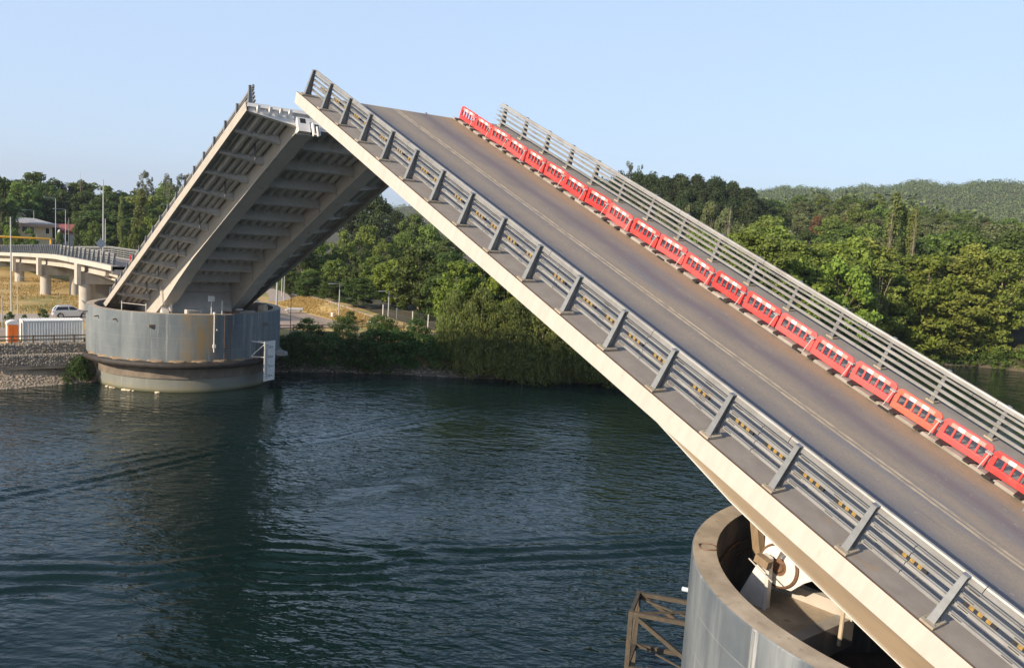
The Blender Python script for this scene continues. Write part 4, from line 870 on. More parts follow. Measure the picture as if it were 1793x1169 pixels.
# houses
def gable(root, x0, x1, y0, y1, z0, z1, zr, wall, roof, over=.6, flat=False, hip=False):
    m = MB(); m.box(x0, x1, y0, y1, z0, z1)
    if not flat and not hip: m.prism([(y0, z1), (y1, z1), ((y0 + y1) / 2, zr)], lambda u, v, s: (x0 if s == 0 else x1, u, v))
    m.build('wall', wall, root)
    m = MB()
    if flat or hip:
        q = .35; m.hexa([(x0 - over, y0 - over, z1 + .45), (x1 + over, y0 - over, z1 + .45), (x1 + over, y1 + over, z1 + .45), (x0 - over, y1 + over, z1 + .45), (x0 + (x1 - x0) * q, y0 + (y1 - y0) * q, zr), (x1 - (x1 - x0) * q, y0 + (y1 - y0) * q, zr), (x1 - (x1 - x0) * q, y1 - (y1 - y0) * q, zr), (x0 + (x1 - x0) * q, y1 - (y1 - y0) * q, zr)])
    else:
        for a in (y0 - over, y1 + over):
            yc = (y0 + y1) / 2; sl = (zr - z1) / abs(yc - (y0 if a < yc else y1)); za = zr - sl * abs(a - yc)
            m.hexa([(x0 - over, a, za), (x1 + over, a, za), (x1 + over, yc, zr), (x0 - over, yc, zr), (x0 - over, a, za + .18), (x1 + over, a, za + .18), (x1 + over, yc, zr + .18), (x0 - over, yc, zr + .18)])
    return m.build('roof', roof, root)
def windows(root, X_, lst, frame_='white'):
    for y0, y1, z0, z1 in lst:
        m = MB(); m.box(X_ - .07, X_ + .02, y0, y1, z0, z1); f = m.build('window', M[frame_], root)
        m = MB(); m.box(X_ - .09, X_ - .072, y0 + .1, y1 - .1, z0 + .1, z1 - .1); m.build('pane', M['glass'], f)
root = empty('house', loc=(232, -9, 10), label='cream walled house with a low hipped pale grey roof beyond the viaduct', cat='house')
gable(root, 0, 9, -6.2, 3.6, -3, 4.3, 6.0, M['wall_yellow'], M['roof_grey'], over=1.2, hip=True)
m = MB(); m.box(-1.25, 10.2, -7.45, 4.85, 4.0, 4.78); m.build('eaves_board', M['fascia_wood'], root)
m = MB(); m.box(-.12, .0, 1.4, 2.9, -3, 3.99); m.build('brick_panel', M['brick'], root)
windows(root, 0, [(-5.6, -4.6, 2.2, 3.8), (-2.2, .6, 2.4, 3.9)])
root = empty('house', loc=(258, -4, 11), label='blue-grey gabled house with one dark window, behind the cream house', cat='house')
gable(root, 0, 10, -7.8, 3.4, -1, 5.8, 10.2, M['wall_blue'], M['roof_grey'], over=.8); windows(root, 0, [(-2.2, -.2, 7.2, 8.6), (-6.5, -5, 3.2, 4.8), (.2, 2, 3.2, 4.8)])
root = empty('low_building', loc=(238, -19.8, 9.2), label='long low white building with a red roof, right of the tall lamp', cat='building')
m = MB(); m.box(0, 8, -8, 1.2, -3, 4.0); m.build('wall', M['wall_white'], root)
m = MB(); m.hexa([(-.8, -8.6, 3.9), (8, -8.6, 5.4), (8, 1.9, 5.4), (-.8, 1.9, 3.9), (-.8, -8.6, 4.1), (8, -8.6, 5.6), (8, 1.9, 5.6), (-.8, 1.9, 4.1)]); m.box(-.4, 0, -8.3, 1.6, 3.3, 3.95); m.build('roof', M['roof_red'], root)
windows(root, 0, [(-7.4, -6.2, 1, 3.1), (-5, -3.8, 1, 3.1), (-2.6, -1.4, 1, 3.1), (-.4, .7, 1, 3.1)])
root = empty('wooden_shelter', loc=(165, -58, gz(165, -58)), label='small tan timber shelter among the bushes above the path', cat='shelter')
m = MB()
for x, y in ((0, 0), (0, -3.4), (3, 0), (3, -3.4)): m.beam((x, y, -1), (x, y, 2.4), .2, .2)
m.build('post', M['timber'], root); m = MB(); m.box(-.5, 3.5, -4, .6, 2.4, 2.7); m.build('roof', M['timber'], root)

# container, toilet, tank, car
root = empty('shipping_container', loc=(94.6, 2.75, 4.18), label='white corrugated shipping container behind the stone wall', cat='container')
m = MB(); Lc, Wc, Hc = 6.06, 2.44, 2.5; n = 22; 
def corr(m, P):
    prof = []
    for k in range(n):
        a = k / n; b = 1. / n; prof += [(a, 0), (a + .36 * b, 0), (a + .5 * b, 1), (a + .86 * b, 1)]
    prof.append((1, 0))
    for (a, d), (b, e) in zip(prof, prof[1:]): m.add([P(a, d * .055, 0), P(b, e * .055, 0), P(b, e * .055, 1), P(a, d * .055, 1)], [(0, 1, 2, 3)])
corr(m, lambda a, d, z: (d - .04, .08 + a * (Lc - .16), .12 + z * (Hc - .24))); corr(m, lambda a, d, z: (Wc - d + .04, .08 + a * (Lc - .16), .12 + z * (Hc - .24)))
corr(m, lambda a, d, z: (.06 + z * (Wc - .12), .08 + a * (Lc - .16), Hc - .02 - d)); m.add([(.02, .02, .1), (Wc, .02, .1), (Wc, .02, Hc - .03), (.02, .02, Hc - .03)], [(0, 1, 2, 3)]); m.add([(.02, Lc - .02, .1), (Wc, Lc - .02, .1), (Wc, Lc - .02, Hc - .03), (.02, Lc - .02, Hc - .03)], [(0, 1, 2, 3)])
m.build('corrugated_wall', M['container'], root, flip=False)
m = MB()
for z in (0, Hc - .12):
    for x in (-.06, Wc - .06): m.box(x, x + .12, 0, Lc, z, z + .12)
    for y in (0, Lc - .1): m.box(-.06, Wc + .06, y, y + .1, z, z + .12)
for x in (-.06, Wc - .06):
    for y in (0, Lc - .12): m.box(x, x + .12, y, y + .12, .12, Hc - .12)
m.build('frame', M['container'], root, bevel=.01)
root = empty('portable_toilet', loc=(94.9, 9.1, 4.2), label='orange portable toilet with a rounded white roof beside the container', cat='portable toilet')
m = MB(); m.box(0, 1.15, 0, 1.15, 0, 2.05); m.build('cabin', M['offwhite'], root, bevel=.04)
m = MB(); m.box(-.05, -.001, .1, 1.05, .1, 2.0); m.box(-.07, -.05, .16, .5, .25, 1.75); m.box(-.07, -.05, .62, .98, .25, 1.75); m.build('door', M['orange'], root, bevel=.015)
m = MB(); m.prism([(-.06, 2.02)] + [(.575 - .64 * math.cos(a), 2.05 + .42 * math.sin(a)) for a in [math.pi * k / 12 for k in range(13)]] + [(1.21, 2.02)], lambda u, v, s: (-.05 if s == 0 else 1.2, u, v)); m.build('roof', M['white'], root, bevel=.03)
root = empty('water_tank', loc=(96.5, 11.2, 4.2), label='small white water tank at the left edge, left of the orange toilet', cat='tank')
m = MB(); m.lathe([(.02, 0), (.42, 0), (.45, .06), (.45, .8), (.36, .98), (.12, 1.05), (.12, 1.12), (.02, 1.12)], (0, 0), 20); m.build('drum', M['white'], root, smooth=True)
m = MB(); m.box(-.5, .5, -.5, .5, -.12, -.005); m.build('pallet', M['rail_timber'], root)

def car():
    rt = empty('silver_car', loc=(118, 2.35, gz(118, 1) + .02), rz=-math.pi / 2, label='silver estate car parked behind the container, half hidden by the far pier', cat='car')
    # local: x forward (rear at 0), y left, z up ; length 4.7
    Wd = .92; side = [(.05, .55), (.02, .95), (.12, 1.08), (.42, 1.10), (1.4, 1.12), (2.9, 1.10), (3.35, 1.04), (4.2, .93), (4.6, .78), (4.7, .55), (4.66, .35), (4.25, .3)]
    def arch(cx): return [(cx + .43 * math.cos(a), .34 + .43 * math.sin(a)) for a in [math.pi * k / 10 for k in range(11)]]
    poly = side + arch(3.78) + [(3.3, .26), (1.45, .26)] + arch(.92) + [(.3, .32)]
    m = MB(); m.prism(poly, lambda u, v, s: (u, (-Wd if s == 0 else Wd) * (1 - .06 * max(0, v - .6)), v)); b = m.build('body', M['silver'], rt, bevel=.05)
    g = [(.22, 1.09), (.5, 1.52), (.85, 1.66), (2.2, 1.68), (2.6, 1.6), (3.35, 1.07)]
    m = MB(); m.hexa([(.2, -.86, 1.08), (3.35, -.86, 1.06), (3.35, .86, 1.06), (.2, .86, 1.08), (.55, -.66, 1.56), (2.5, -.66, 1.58), (2.5, .66, 1.58), (.55, .66, 1.56)]); m.build('windows', M['glass'], rt)
    m = MB(); m.hexa([(.42, -.69, 1.555), (2.55, -.68, 1.575), (2.55, .68, 1.575), (.42, .69, 1.555), (.75, -.56, 1.68), (2.3, -.56, 1.69), (2.3, .56, 1.69), (.75, .56, 1.68)])
    for s in (1, -1):
        for x0, z0, x1, z1 in ((.2, 1.08, .56, 1.57), (3.36, 1.06, 2.5, 1.58)): m.beam((x0, s * .865, z0), (x1, s * .67, z1), .09, .06)
        m.beam((1.95, s * .868, 1.08), (1.9, s * .675, 1.57), .06, .05)
        m.box(2.95, 3.15, s * .9, s * 1.08, 1.05, 1.2)
        m.beam((.8, s * .6, 1.73), (2.2, s * .6, 1.74), .04, .04)
    m.build('roof', M['silver'], rt, bevel=.03)
    for s in (1, -1):
        m = MB(); m.box(.0, .22, s * .6, s * .88, .78, 1.3 if s > 9 else 1.04); m.build('tail_light', M['tail'], rt)
    for x in (.92, 3.78):
        for s in (1, -1):
            m = MB(); m.tube([(x, s * .72, .34), (x, s * .93, .34)], .345, 20); t_ = m.build('wheel', M['tyre'], rt, bevel=.03)
            m = MB(); m.tube([(x, s * .925, .34), (x, s * .94, .34)], .24, 16)
            m.build('rim', M['rim'], t_)
    m = MB(); m.box(-.04, .1, -.8, .8, .36, .55); m.build('bumper', M['silver'], rt, bevel=.03)
car()

# gabion wall with real stones, fence on top, beach
root = empty('gabion_wall', loc=(92.9, 8, 2), label='two tier gabion wall of grey stones under the timber fence', cat='wall')
g2 = random.Random(3); m = MB()
def stone(m, c, r, g, sq=(1, 1, 1)):
    q = Matrix.Rotation(g.uniform(0, 6.3), 3, Vector((g.random(), g.random(), g.random() + .1)).normalized()); vs = []
    for v in IV:
        u = q @ v; k = r * (1 + g.uniform(-.22, .22)); vs.append((c[0] + u.x * k * sq[0], c[1] + u.y * k * sq[1], c[2] + u.z * k * sq[2]))
    m.add(vs, IF)
y = -6.3
while y < 12:
    for tier, (zb, xo) in enumerate(((.05, -.5), (1.2, .12))):
        z = zb
        while z < zb + 1.08:
            stone(m, (xo + .1 + g2.uniform(-.04, .06) + (.004 * 0), y + g2.uniform(-.06, .06), z + g2.uniform(-.03, .05)), g2.uniform(.11, .165), g2, (.9, 1.15, .85)); z += .195
        if tier == 0: stone(m, (-.28, y, 1.12), .14, g2); stone(m, (-.05, y + .1, 1.12), .14, g2)
    y += .225
for i in range(80): stone(m, (g2.uniform(.15, 1.0), g2.uniform(-6, 12), 2.3), g2.uniform(.1, .15), g2)
m.build('stone_fill', M['stone'], root)
m = MB(); m.box(-.35, 1.1, -6.2, 12, -.4, 1.1); m.box(.25, 1.1, -6.2, 12, 1.1, 2.3); m.build('core', M['beach'], root)
m = MB()
for k in range(10):
    y = -6 + 2 * k
    for xo, z0, z1 in ((-.56, .0, 1.15), (.04, 1.15, 2.35)): m.beam((xo, y, z0), (xo, y, z1), .03, .03)
for xo, z in ((-.56, .02), (-.5, 1.17), (.04, 1.2), (.06, 2.36)): m.beam((xo, -6.2, z), (xo, 12, z), .03, .03)
m.build('wire_edges', M['railsteel'], root)
def post_rail(name, pts, h, label, rails=(.45, .85), m_='rail_timber', step=2.0):
    rt = empty(name, loc=pts[0], label=label, cat='fence'); O = Vector(pts[0]); V = [Vector(p) for p in pts]; first = True
    for a, b in zip(V, V[1:]):
        n = max(1, round((b - a).length / step))
        for k in range(n + (1 if b is V[-1] else 0)):
            p = a + (b - a) * k / n - O; m = MB(); m.beam(p - Vector((0, 0, .3)), p + Vector((0, 0, h)), .13, .13, (1, 0, 0)); m.build('post', M[m_], rt)
    for z in rails:
        m = MB()
        for a, b in zip(V, V[1:]): m.beam(a - O + Vector((0, 0, z)), b - O + Vector((0, 0, z)), .06, .13)
        m.build('rail', M[m_], rt)
    return rt
post_rail('timber_fence', [(93.5, 1.9, 4.25), (93.5, 14, 4.25)], .95, 'brown two rail timber fence on top of the gabion wall')
post_rail('timber_fence', [(100.8, -17, 4.2), (100.6, -25, 4.2), (100.0, -33.5, 4.2), (99.6, -37, 4.35)], .75, 'low brown timber fence along the river edge of the gravel lot', rails=(.25, .62))
post_rail('timber_fence', [(104.5, -38.2, 4.5), (97, -39.5, 4.6)], 1.0, 'short weathered timber fence on the dry slope beside the round green bush', step=1.6)
post_rail('timber_fence', [(95.5, -39.8, 4.6), (91.5, -41.2, 4.6)], 1.0, 'short brown timber fence at the end of the slope, below the rightmost lamp', step=1.5)
root = empty('chain_fence', loc=(108, -43.2, 5), label='wire mesh fence with pale concrete posts beyond the dry grass slope', cat='fence')
fp = [(108, -43.2), (104.3, -43.6), (100.4, -44.2), (96.8, -44.8), (93.4, -45.6), (90, -46.6)]
for x, y in fp: m = MB(); g_ = gz(x, y); m.beam((x - 108, y + 43.2, g_ - 5.3), (x - 108, y + 43.2, g_ - 5 + 2.1), .13, .13); m.build('post', M['white'], root)
m = MB()
for (x0, y0), (x1, y1) in zip(fp, fp[1:]):
    for k in range(24):
        for s in (1, -1):
            q0 = k / 24; q1 = min(1, max(0, q0 + s * .35)); P = lambda q: (x0 + (x1 - x0) * q - 108, y0 + (y1 - y0) * q + 43.2); a = P(q0); b = P(q1); g_ = gz(x0 + (x1 - x0) * q0, y0 + (y1 - y0) * q0) - 5
            m.beam((*a, g_ + .1), (*b, g_ + .1 + 1.85 * abs(q1 - q0) / .35), .005, .005)
    for z in (.1, 1.0, 1.95): m.beam((x0 - 108, y0 + 43.2, gz(x0, y0) - 5 + z), (x1 - 108, y1 + 43.2, gz(x1, y1) - 5 + z), .02, .02)
m.build('wire_mesh', M['darkpole'], root)
root = empty('stone_wall', loc=(92, -39.5, 4), label='low dry stone wall capping the end of the slope by the river', cat='wall')
m = MB()
for i in range(190): q = g2.random(); stone(m, (-1.5 - 5.2 * q + 3, -1.2 - 5.4 * q + g2.uniform(-.25, .25), .15 + g2.uniform(-.5, .35)), g2.uniform(.13, .24), g2)
m.build('stones', M['stone'], root)
root = empty('stone_kerb', loc=(128, -41, 6), label='grey stone edging along the top of the dry grass slope', cat='wall')
m = MB()
for i in range(260): q = i / 259; x = 135 - 40 * q; y = -41.3 - .35 * math.sin(q * 5); stone(m, (x - 128, y + 41 + g2.uniform(-.1, .1), gz(x, y) - 6 + .12 + g2.uniform(-.05, .08)), g2.uniform(.13, .2), g2)
m.build('stones', M['stone'], root)
root = empty('concrete_bench', loc=(120.9, -33.7, gz(120.9, -33.7)), rz=R(80), label='pale concrete bench standing at the edge of the gravel lot', cat='bench')
m = MB(); m.box(-1.5, 1.5, -.35, .35, .45, .58); m.build('seat', M['white'], root, bevel=.02)
for x in (-1.1, 1.1): m = MB(); m.box(x - .12, x + .12, -.3, .3, -.1, .45); m.build('leg', M['concretegrey'], root)
m = MB(); m.box(-1.3, 1.3, .3, .42, .6, .95); m.build('backrest', M['white'], root)
root = empty('litter_bin', loc=(113.4, -37.0, gz(113.4, -37)), label='small white litter bin beside the lamp at the foot of the slope', cat='bin')
m = MB(); m.lathe([(.02, 0), (.24, 0), (.28, .75), (.24, .8), (.02, .8)], (0, 0), 14); m.build('drum', M['white'], root)
root = empty('picnic_table', loc=(100.6, -37.6, 4.35), rz=R(20), label='grey timber picnic table on the dry slope near the short fences', cat='table')
m = MB(); m.box(-.9, .9, -.4, .4, .7, .78); m.build('tabletop', M['lamp'], root)
for y in (-.75, .75): m = MB(); m.box(-.9, .9, y - .15, y + .15, .42, .48); m.build('seat', M['lamp'], root)
m = MB()
for x in (-.6, .6): m.beam((x, -.8, 0), (x, .25, .7), .08, .08); m.beam((x, .8, 0), (x, -.25, .7), .08, .08)
m.build('leg', M['rail_timber'], root)
# foam and float bits at the waterline of the far pier
for i, (a, r_, n) in enumerate(((113, 9.9, 9), (128, 9.95, 10), (147, 9.9, 3))):
    m = MB(); an = R(a)
    for k in range(n): q = an + R(g2.uniform(-4, 4) * (1 if n > 4 else .3)); stone(m, (r_ * math.cos(q) * 1.01 + FARC[0], r_ * math.sin(q) * 1.01 + FARC[1], .03), g2.uniform(.1, .2), g2, (1.2, 1.2, .6))
    tag(m.build('foam_clump', M['foam'], None), ['pale foam clump at the waterline, where the far pier meets the beach', 'largest pale foam clump floating against the far pier', 'tiny pale float at the waterline of the far pier, rightmost of three'][i], 'foam')
# pebbles and tufts on the little beach
V = MB()
for i in range(2300):
    y = g2.uniform(2.2, 16); d = g2.uniform(-.3, 2.4); x = xs(y) + d; stone(V, (x, y, gz(x, y) + .02), g2.choice([.04, .05, .06, .09, .14]) * g2.uniform(.7, 1.3), g2, (1.1, 1.1, .6))
for i in range(700):
    y = g2.uniform(-44, -18); d = g2.uniform(-.2, 2.2); x = xs(y) + d; stone(V, (x, y, gz(x, y) + .02), g2.choice([.06, .09, .16]) * g2.uniform(.7, 1.3), g2, (1.1, 1.1, .6))
tag(V.build('pebbles', M['stone'], None), 'loose stones along the waterline', 'pebbles', kind='stuff')
TREES = {
 'pine': [(195.1,-87.8,5.91,23.3,12.5),(202.8,-85.8,6.1,19.7,11.2),(208.0,-101.6,6.74,18.0,10.2),(209.2,-177.4,17.84,18.2,13.2),(205.4,-182.0,19.42,21.9,12.7),(203.2,-189.0,21.31,23.1,10.2),(197.0,-189.9,21.99,22.2,12.5),(200.2,-200.3,23.72,21.4,13.1),(190.3,-197.0,23.69,19.5,12.4),(192.9,-207.1,25.04,19.9,12.0),(180.7,-202.8,24.38,19.7,10.0),(182.3,-214.5,25.52,19.0,13.1),(175.6,-215.7,25.07,17.8,10.3),(172.9,-221.1,24.89,16.2,12.5),(162.9,-216.6,23.27,13.5,12.1),(198.4,-167.8,15.98,18.5,12.1),(196.9,-172.9,17.51,20.9,9.9),(190.2,-173.2,17.72,22.8,11.2),(186.6,-178.0,19.09,22.2,11.4),(183.9,-181.9,20.07,21.8,11.3),(180.9,-187.4,21.35,20.2,10.7),(177.2,-191.4,22.01,20.4,11.2),(171.6,-191.8,21.49,19.3,9.4),(168.3,-196.6,21.97,19.5,10.0),(166.1,-203.6,22.74,17.0,10.0),(160.6,-203.9,21.77,17.2,12.0),(160.4,-212.6,22.58,13.6,12.4),(188.0,-157.4,13.17,18.1,9.5),(181.0,-158.4,13.28,21.7,9.2),(179.6,-163.6,14.67,21.4,9.6),(179.4,-171.6,16.94,21.8,11.7),(173.1,-173.4,16.95,20.5,9.0),(170.9,-177.6,17.86,19.0,9.6),(165.5,-179.5,17.66,19.7,9.8),(163.4,-185.9,18.9,18.6,10.7),(159.6,-188.0,18.71,19.1,8.9),(153.8,-188.8,17.73,17.7,9.8),(147.2,-188.2,16.2,18.5,10.0),(148.4,-198.3,18.25,13.4,8.9),(178.0,-149.3,10.88,16.2,9.8),(170.1,-147.8,10.2,20.6,8.2),(171.6,-155.6,12.04,21.2,10.4),(169.0,-160.3,13.02,20.4,10.9),(165.2,-163.7,13.52,20.1,9.4),(160.4,-164.8,13.22,20.3,10.0),(151.3,-162.2,11.43,21.4,9.1),(151.1,-169.0,12.84,20.4,9.7),(149.3,-174.5,13.75,19.2,10.2),(145.6,-177.6,13.72,19.3,8.9),(142.7,-181.7,13.96,16.6,10.9)],
 'dark': [(181.5,-91.4,5.59,17.8,10.6),(150.0,-81.6,4.48,13.2,10.4),(164.8,-53.9,4.28,9.4,7.0),(179.9,-56.8,4.58,6.6,6.8),(143.8,-56.4,4.12,9.8,6.4),(154.5,-47.5,4.11,5,4.7),(110.1,-51.1,4.79,11.8,10.6),(102.8,-51.5,4.49,11.4,9.2),(91.1,-54.2,4.23,9.8,7.8),(133.2,-41.3,5.55,4.8,5.4),(126.0,-42.6,5.47,4,4.7),(118.6,-44.1,5.2,5.3,6.1),(89.0,-48.6,4.14,10.9,8.8),(81.1,-55.4,4.05,7.4,8.2),(117.3,-147.7,7.13,16.9,12.7),(100.2,-159.1,5.89,18.1,15.5),(84.2,-168.1,4.98,18.0,14.7),(68.4,-179.4,4.66,22.5,19.5),(61.2,-183.7,4.57,22.6,19.1),(125.7,-186.8,12.74,12.7,11.3),(100.2,-192.1,8.15,17.1,15.3),(147.6,-201.7,18.54,11.6,10.3),(103.8,-233.3,12.03,18.7,15.1),(166.7,-230.6,23.95,10.5,8.6),(128.5,-293.4,20.0,14.0,10.8),(121.5,-296.7,18.84,15.9,12.1),(211.5,-291.1,27.55,14.1,10.9),(180.0,-314.2,29.83,13.4,12.7),(157.4,-322.6,27.42,10.4,8.5),(156.0,-366.9,30.21,9.3,8.4),(292.2,-3.1,8.24,18.9,12.2),(291.7,-13.0,8.23,18.6,14.4),(294.2,-19.2,8.26,21.7,13.6),(288.4,-24.5,8.19,19.9,13.9),(288.9,-44.3,7.96,17.9,13.0),(284.6,-49.6,7.76,19.1,13.7),(281.3,-64.8,7.41,21.0,12.3),(280.5,-80.0,7.63,16.5,13.8),(274.2,-85.1,7.58,12.2,14.0),(272.5,-2.9,8.0,16.5,10.8),(276.9,-20.6,8.05,18.0,13.2),(272.9,-24.9,8.01,16.2,10.9),(270.1,-30.7,7.97,16.6,12.0),(265.0,-35.9,7.86,16.3,15.7),(264.0,-56.6,7.32,18.6,16.7),(259.4,-62.2,7.16,17.2,14.8),(249.0,-27.4,7.72,13.0,10.0),(246.1,-31.9,7.68,14.0,15.2),(246.4,-41.9,7.46,13.2,12.4),(247.1,-49.0,7.23,15.2,13.2),(238.3,-52.2,6.95,14.8,12.8),(243.4,-58.8,6.89,13.0,10.5),(240.5,-64.4,6.72,11.3,11.3),(235.7,-74.8,6.69,8,16.0),(235.7,-26.7,7.56,11.5,14.0),(226.2,-30.0,7.39,10.3,13.1),(229.4,-43.2,7.18,11.9,11.8),(223.8,-53.0,6.57,11.2,9.7),(222.3,-57.4,6.39,9.3,13.8),(219.1,-61.3,6.17,8,11.8),(217.6,-66.9,6.1,8,12.6),(227.2,-3.5,7.44,18.3,8.3),(207.1,-17.1,5.46,11.6,3.5),(182.1,-35.9,4.08,10.9,6.4),(178.0,-48.1,4.27,6.9,6.6)],
 'mid': [(164.8,-86.2,4.94,15.6,10.5),(170.3,-82.9,5.03,13.4,8.5),(168.9,-59.6,4.48,11.1,8.1),(170.1,-66.3,4.67,13.3,8.1),(172.0,-73.6,4.89,14.7,8.3),(185.7,-55.9,4.64,5,7.0),(161.2,-72.6,4.59,11.6,6.6),(151.1,-55.2,4.17,7.9,6.6),(147.5,-48.5,4.09,5.9,5.8),(135.9,-56.4,5.23,8.5,6.7),(159.0,-47.1,4.13,5,3.6),(90.7,-47.8,4.21,9.2,5.9),(86.3,-57.0,4.07,7.8,6.9),(84.0,-53.5,4.05,8.8,7.9),(79.5,-58.8,4.05,5.5,7.9),(75.8,-59.8,3.11,5,6.5),(87.1,-77.8,4.1,18.8,13.1),(84.3,-84.4,4.08,17.2,11.2),(86.1,-94.1,4.11,18.0,12.5),(95.6,-93.0,4.43,17.7,11.1),(102.6,-122.6,4.93,16.6,12.1),(92.1,-130.9,4.68,16.6,12.0),(104.8,-129.1,5.21,17.9,11.1),(106.4,-139.8,5.65,20.1,14.7),(132.0,-149.1,8.8,15.5,12.0),(74.5,-169.7,4.67,21.3,17.9),(134.3,-181.1,13.57,15.6,14.1),(114.1,-184.5,9.89,17.0,15.2),(114.0,-197.5,11.39,17.1,13.5),(92.2,-194.4,7.29,19.7,15.3),(131.7,-209.2,17.02,13.2,11.8),(116.9,-222.7,14.33,13.9,11.0),(82.3,-241.6,9.54,21.0,17.8),(152.3,-241.3,21.04,11.9,10.0),(142.6,-242.2,18.99,16.9,14.5),(133.9,-248.3,18.64,13.6,12.8),(127.5,-248.3,17.36,13.9,10.5),(101.0,-266.5,12.77,19.3,16.9),(192.4,-263.3,25.23,12.5,9.3),(153.4,-274.4,21.45,16.6,12.5),(115.3,-299.4,17.72,16.9,13.0),(104.5,-296.2,15.21,17.9,16.7),(192.1,-298.5,28.44,14.7,11.3),(189.8,-313.5,30.7,14.3,12.5),(171.3,-321.6,29.74,11.7,9.1),(150.4,-332.2,27.12,12.5,11.0),(139.8,-336.3,25.38,11.6,10.1),(135.6,-341.6,25.79,12.4,10.4),(123.5,-337.4,22.88,13.1,12.2),(115.4,-340.4,20.93,16.6,14.7),(232.4,-322.7,31.79,11.7,10.2),(222.2,-325.5,33.12,13.2,11.3),(207.1,-351.3,36.6,9.6,8.8),(194.6,-345.4,35.54,12.7,10.3),(182.5,-365.0,35.12,9,7.4),(170.9,-359.9,33.21,9,7.2),(140.8,-369.6,26.7,10.9,9.4),(138.4,-382.5,26.09,12.8,10.2),(295.7,-7.9,8.28,18.6,13.7),(289.3,-31.4,8.2,20.0,11.1),(290.1,-37.8,8.13,19.6,17.1),(287.0,-58.3,7.57,22.1,12.2),(277.6,-71.3,7.41,18.0,16.9),(272.9,-9.4,8.01,15.5,12.6),(273.7,-14.0,8.02,17.9,13.9),(269.2,-44.3,7.72,16.5,16.5),(262.3,-48.6,7.5,17.4,12.5),(261.6,-69.7,7.19,14.9,12.0),(261.2,-75.8,7.34,11.6,14.2),(252.7,-79.1,7.26,8.8,14.0),(251.4,-0.8,7.75,14.1,10.6),(246.6,-6.1,7.69,13.2,12.8),(241.4,-35.7,7.56,10.4,12.3),(239.5,-69.8,6.69,8.4,14.4),(234.5,1.8,7.55,11.4,11.3),(236.4,-2.5,7.57,11.5,12.4),(230.6,-37.0,7.43,10.3,13.2),(224.9,-47.7,6.81,11.3,9.9),(201.7,-19.1,4.85,11.7,5.5),(188.7,-31.0,4.06,12.3,6.5),(194.9,-26.6,4.29,11.7,3.9),(201.9,-12.1,4.88,8.9,2.3),(202.7,-6.2,4.97,9.3,4.3),(187.9,-33.8,4.07,11.9,6.5),(181.0,-39.3,4.12,9.8,6.5),(179.4,-44.0,4.19,8.7,6.5),(200.2,-25.8,4.72,8.8,2.4)],
 'bright': [(117.6,-50.2,5.15,8.7,8.5),(94.9,-52.4,4.35,10.9,6.6),(89.3,-44.6,4.15,11.2,7.8),(84.5,-49.7,4.05,10.3,7.8),(75.6,-80.6,4.06,17.6,11.6),(76.9,-86.1,4.07,16.5,13.1),(69.2,-98.3,1.07,17.7,12.0),(68.5,-109.1,0.9,17.8,12.2),(75.2,-116.0,4.15,17.4,13.7),(74.5,-121.9,4.03,18.9,11.9),(65.8,-135.3,0.74,20.1,15.1),(196.2,-29.9,4.37,14.0,6.7),(203.2,-2.7,5.01,9.8,4.5)],
 'willow': [(84.3,-41.3,1.79,9.7,5.5),(80.7,-43.0,0.64,11.5,6.9),(78.2,-46.3,0.59,10.3,7.3),(75.5,-49.6,0.34,8.9,6.9),(73.5,-53.4,0.43,7.8,7.0),(71.6,-56.9,0.48,5.6,6.3)],
 'river': [(72.3,-65.0,1.49,18.0,13.6),(79.7,-67.9,4.06,17.4,12.8),(72.3,-73.8,2.2,17.8,12.8),(77.8,-74.2,4.06,18.0,14.1),(71.0,-80.0,1.94,18.1,13.3),(71.3,-83.4,2.2,16.1,11.5),(71.0,-92.0,2.07,20.1,13.0),(75.0,-92.0,3.96,19.5,14.5),(76.1,-96.7,4.09,18.7,11.7),(70.3,-102.4,1.78,16.3,11.2),(76.3,-105.8,4.11,18.2,14.4),(75.4,-110.0,4.12,17.3,13.1),(70.1,-115.0,1.86,17.2,11.0),(69.2,-123.5,1.44,18.3,11.6),(70.3,-128.9,2.22,16.9,12.3),(76.4,-129.2,4.23,19.2,15.1),(75.1,-134.8,4.27,17.6,12.3),(63.1,-140.2,0.37,21.2,17.0),(71.7,-139.7,4.27,16.6,12.4),(62,-143,0.42,23.0,13.8),(58,-147,1.41,21.9,13.1),(50,-151,2.49,23.7,14.2),(40,-153,0.94,26.2,15.7),(64,-157,4.31,19.2,11.5),(54,-160,4.23,21.0,12.6),(40,-165,4.15,21.9,13.1),(83.2,-105.0,4.13,20.0,12.5),(86.0,-114.4,4.21,20.4,14.1),(94.5,-114.9,4.56,17.6,10.6),(105.6,-114.6,4.95,16.8,10.3),(86.4,-122.1,4.28,17.9,11.7),(94.5,-124.6,4.69,20.8,15.3),(84.5,-130.7,4.34,17.6,11.3),(81.2,-140.1,4.4,17.4,12.0),(91.0,-137.6,4.72,17.3,11.3),(81.1,-149.4,4.53,16.7,11.2),(93.1,-149.7,5.13,17.6,11.2)],
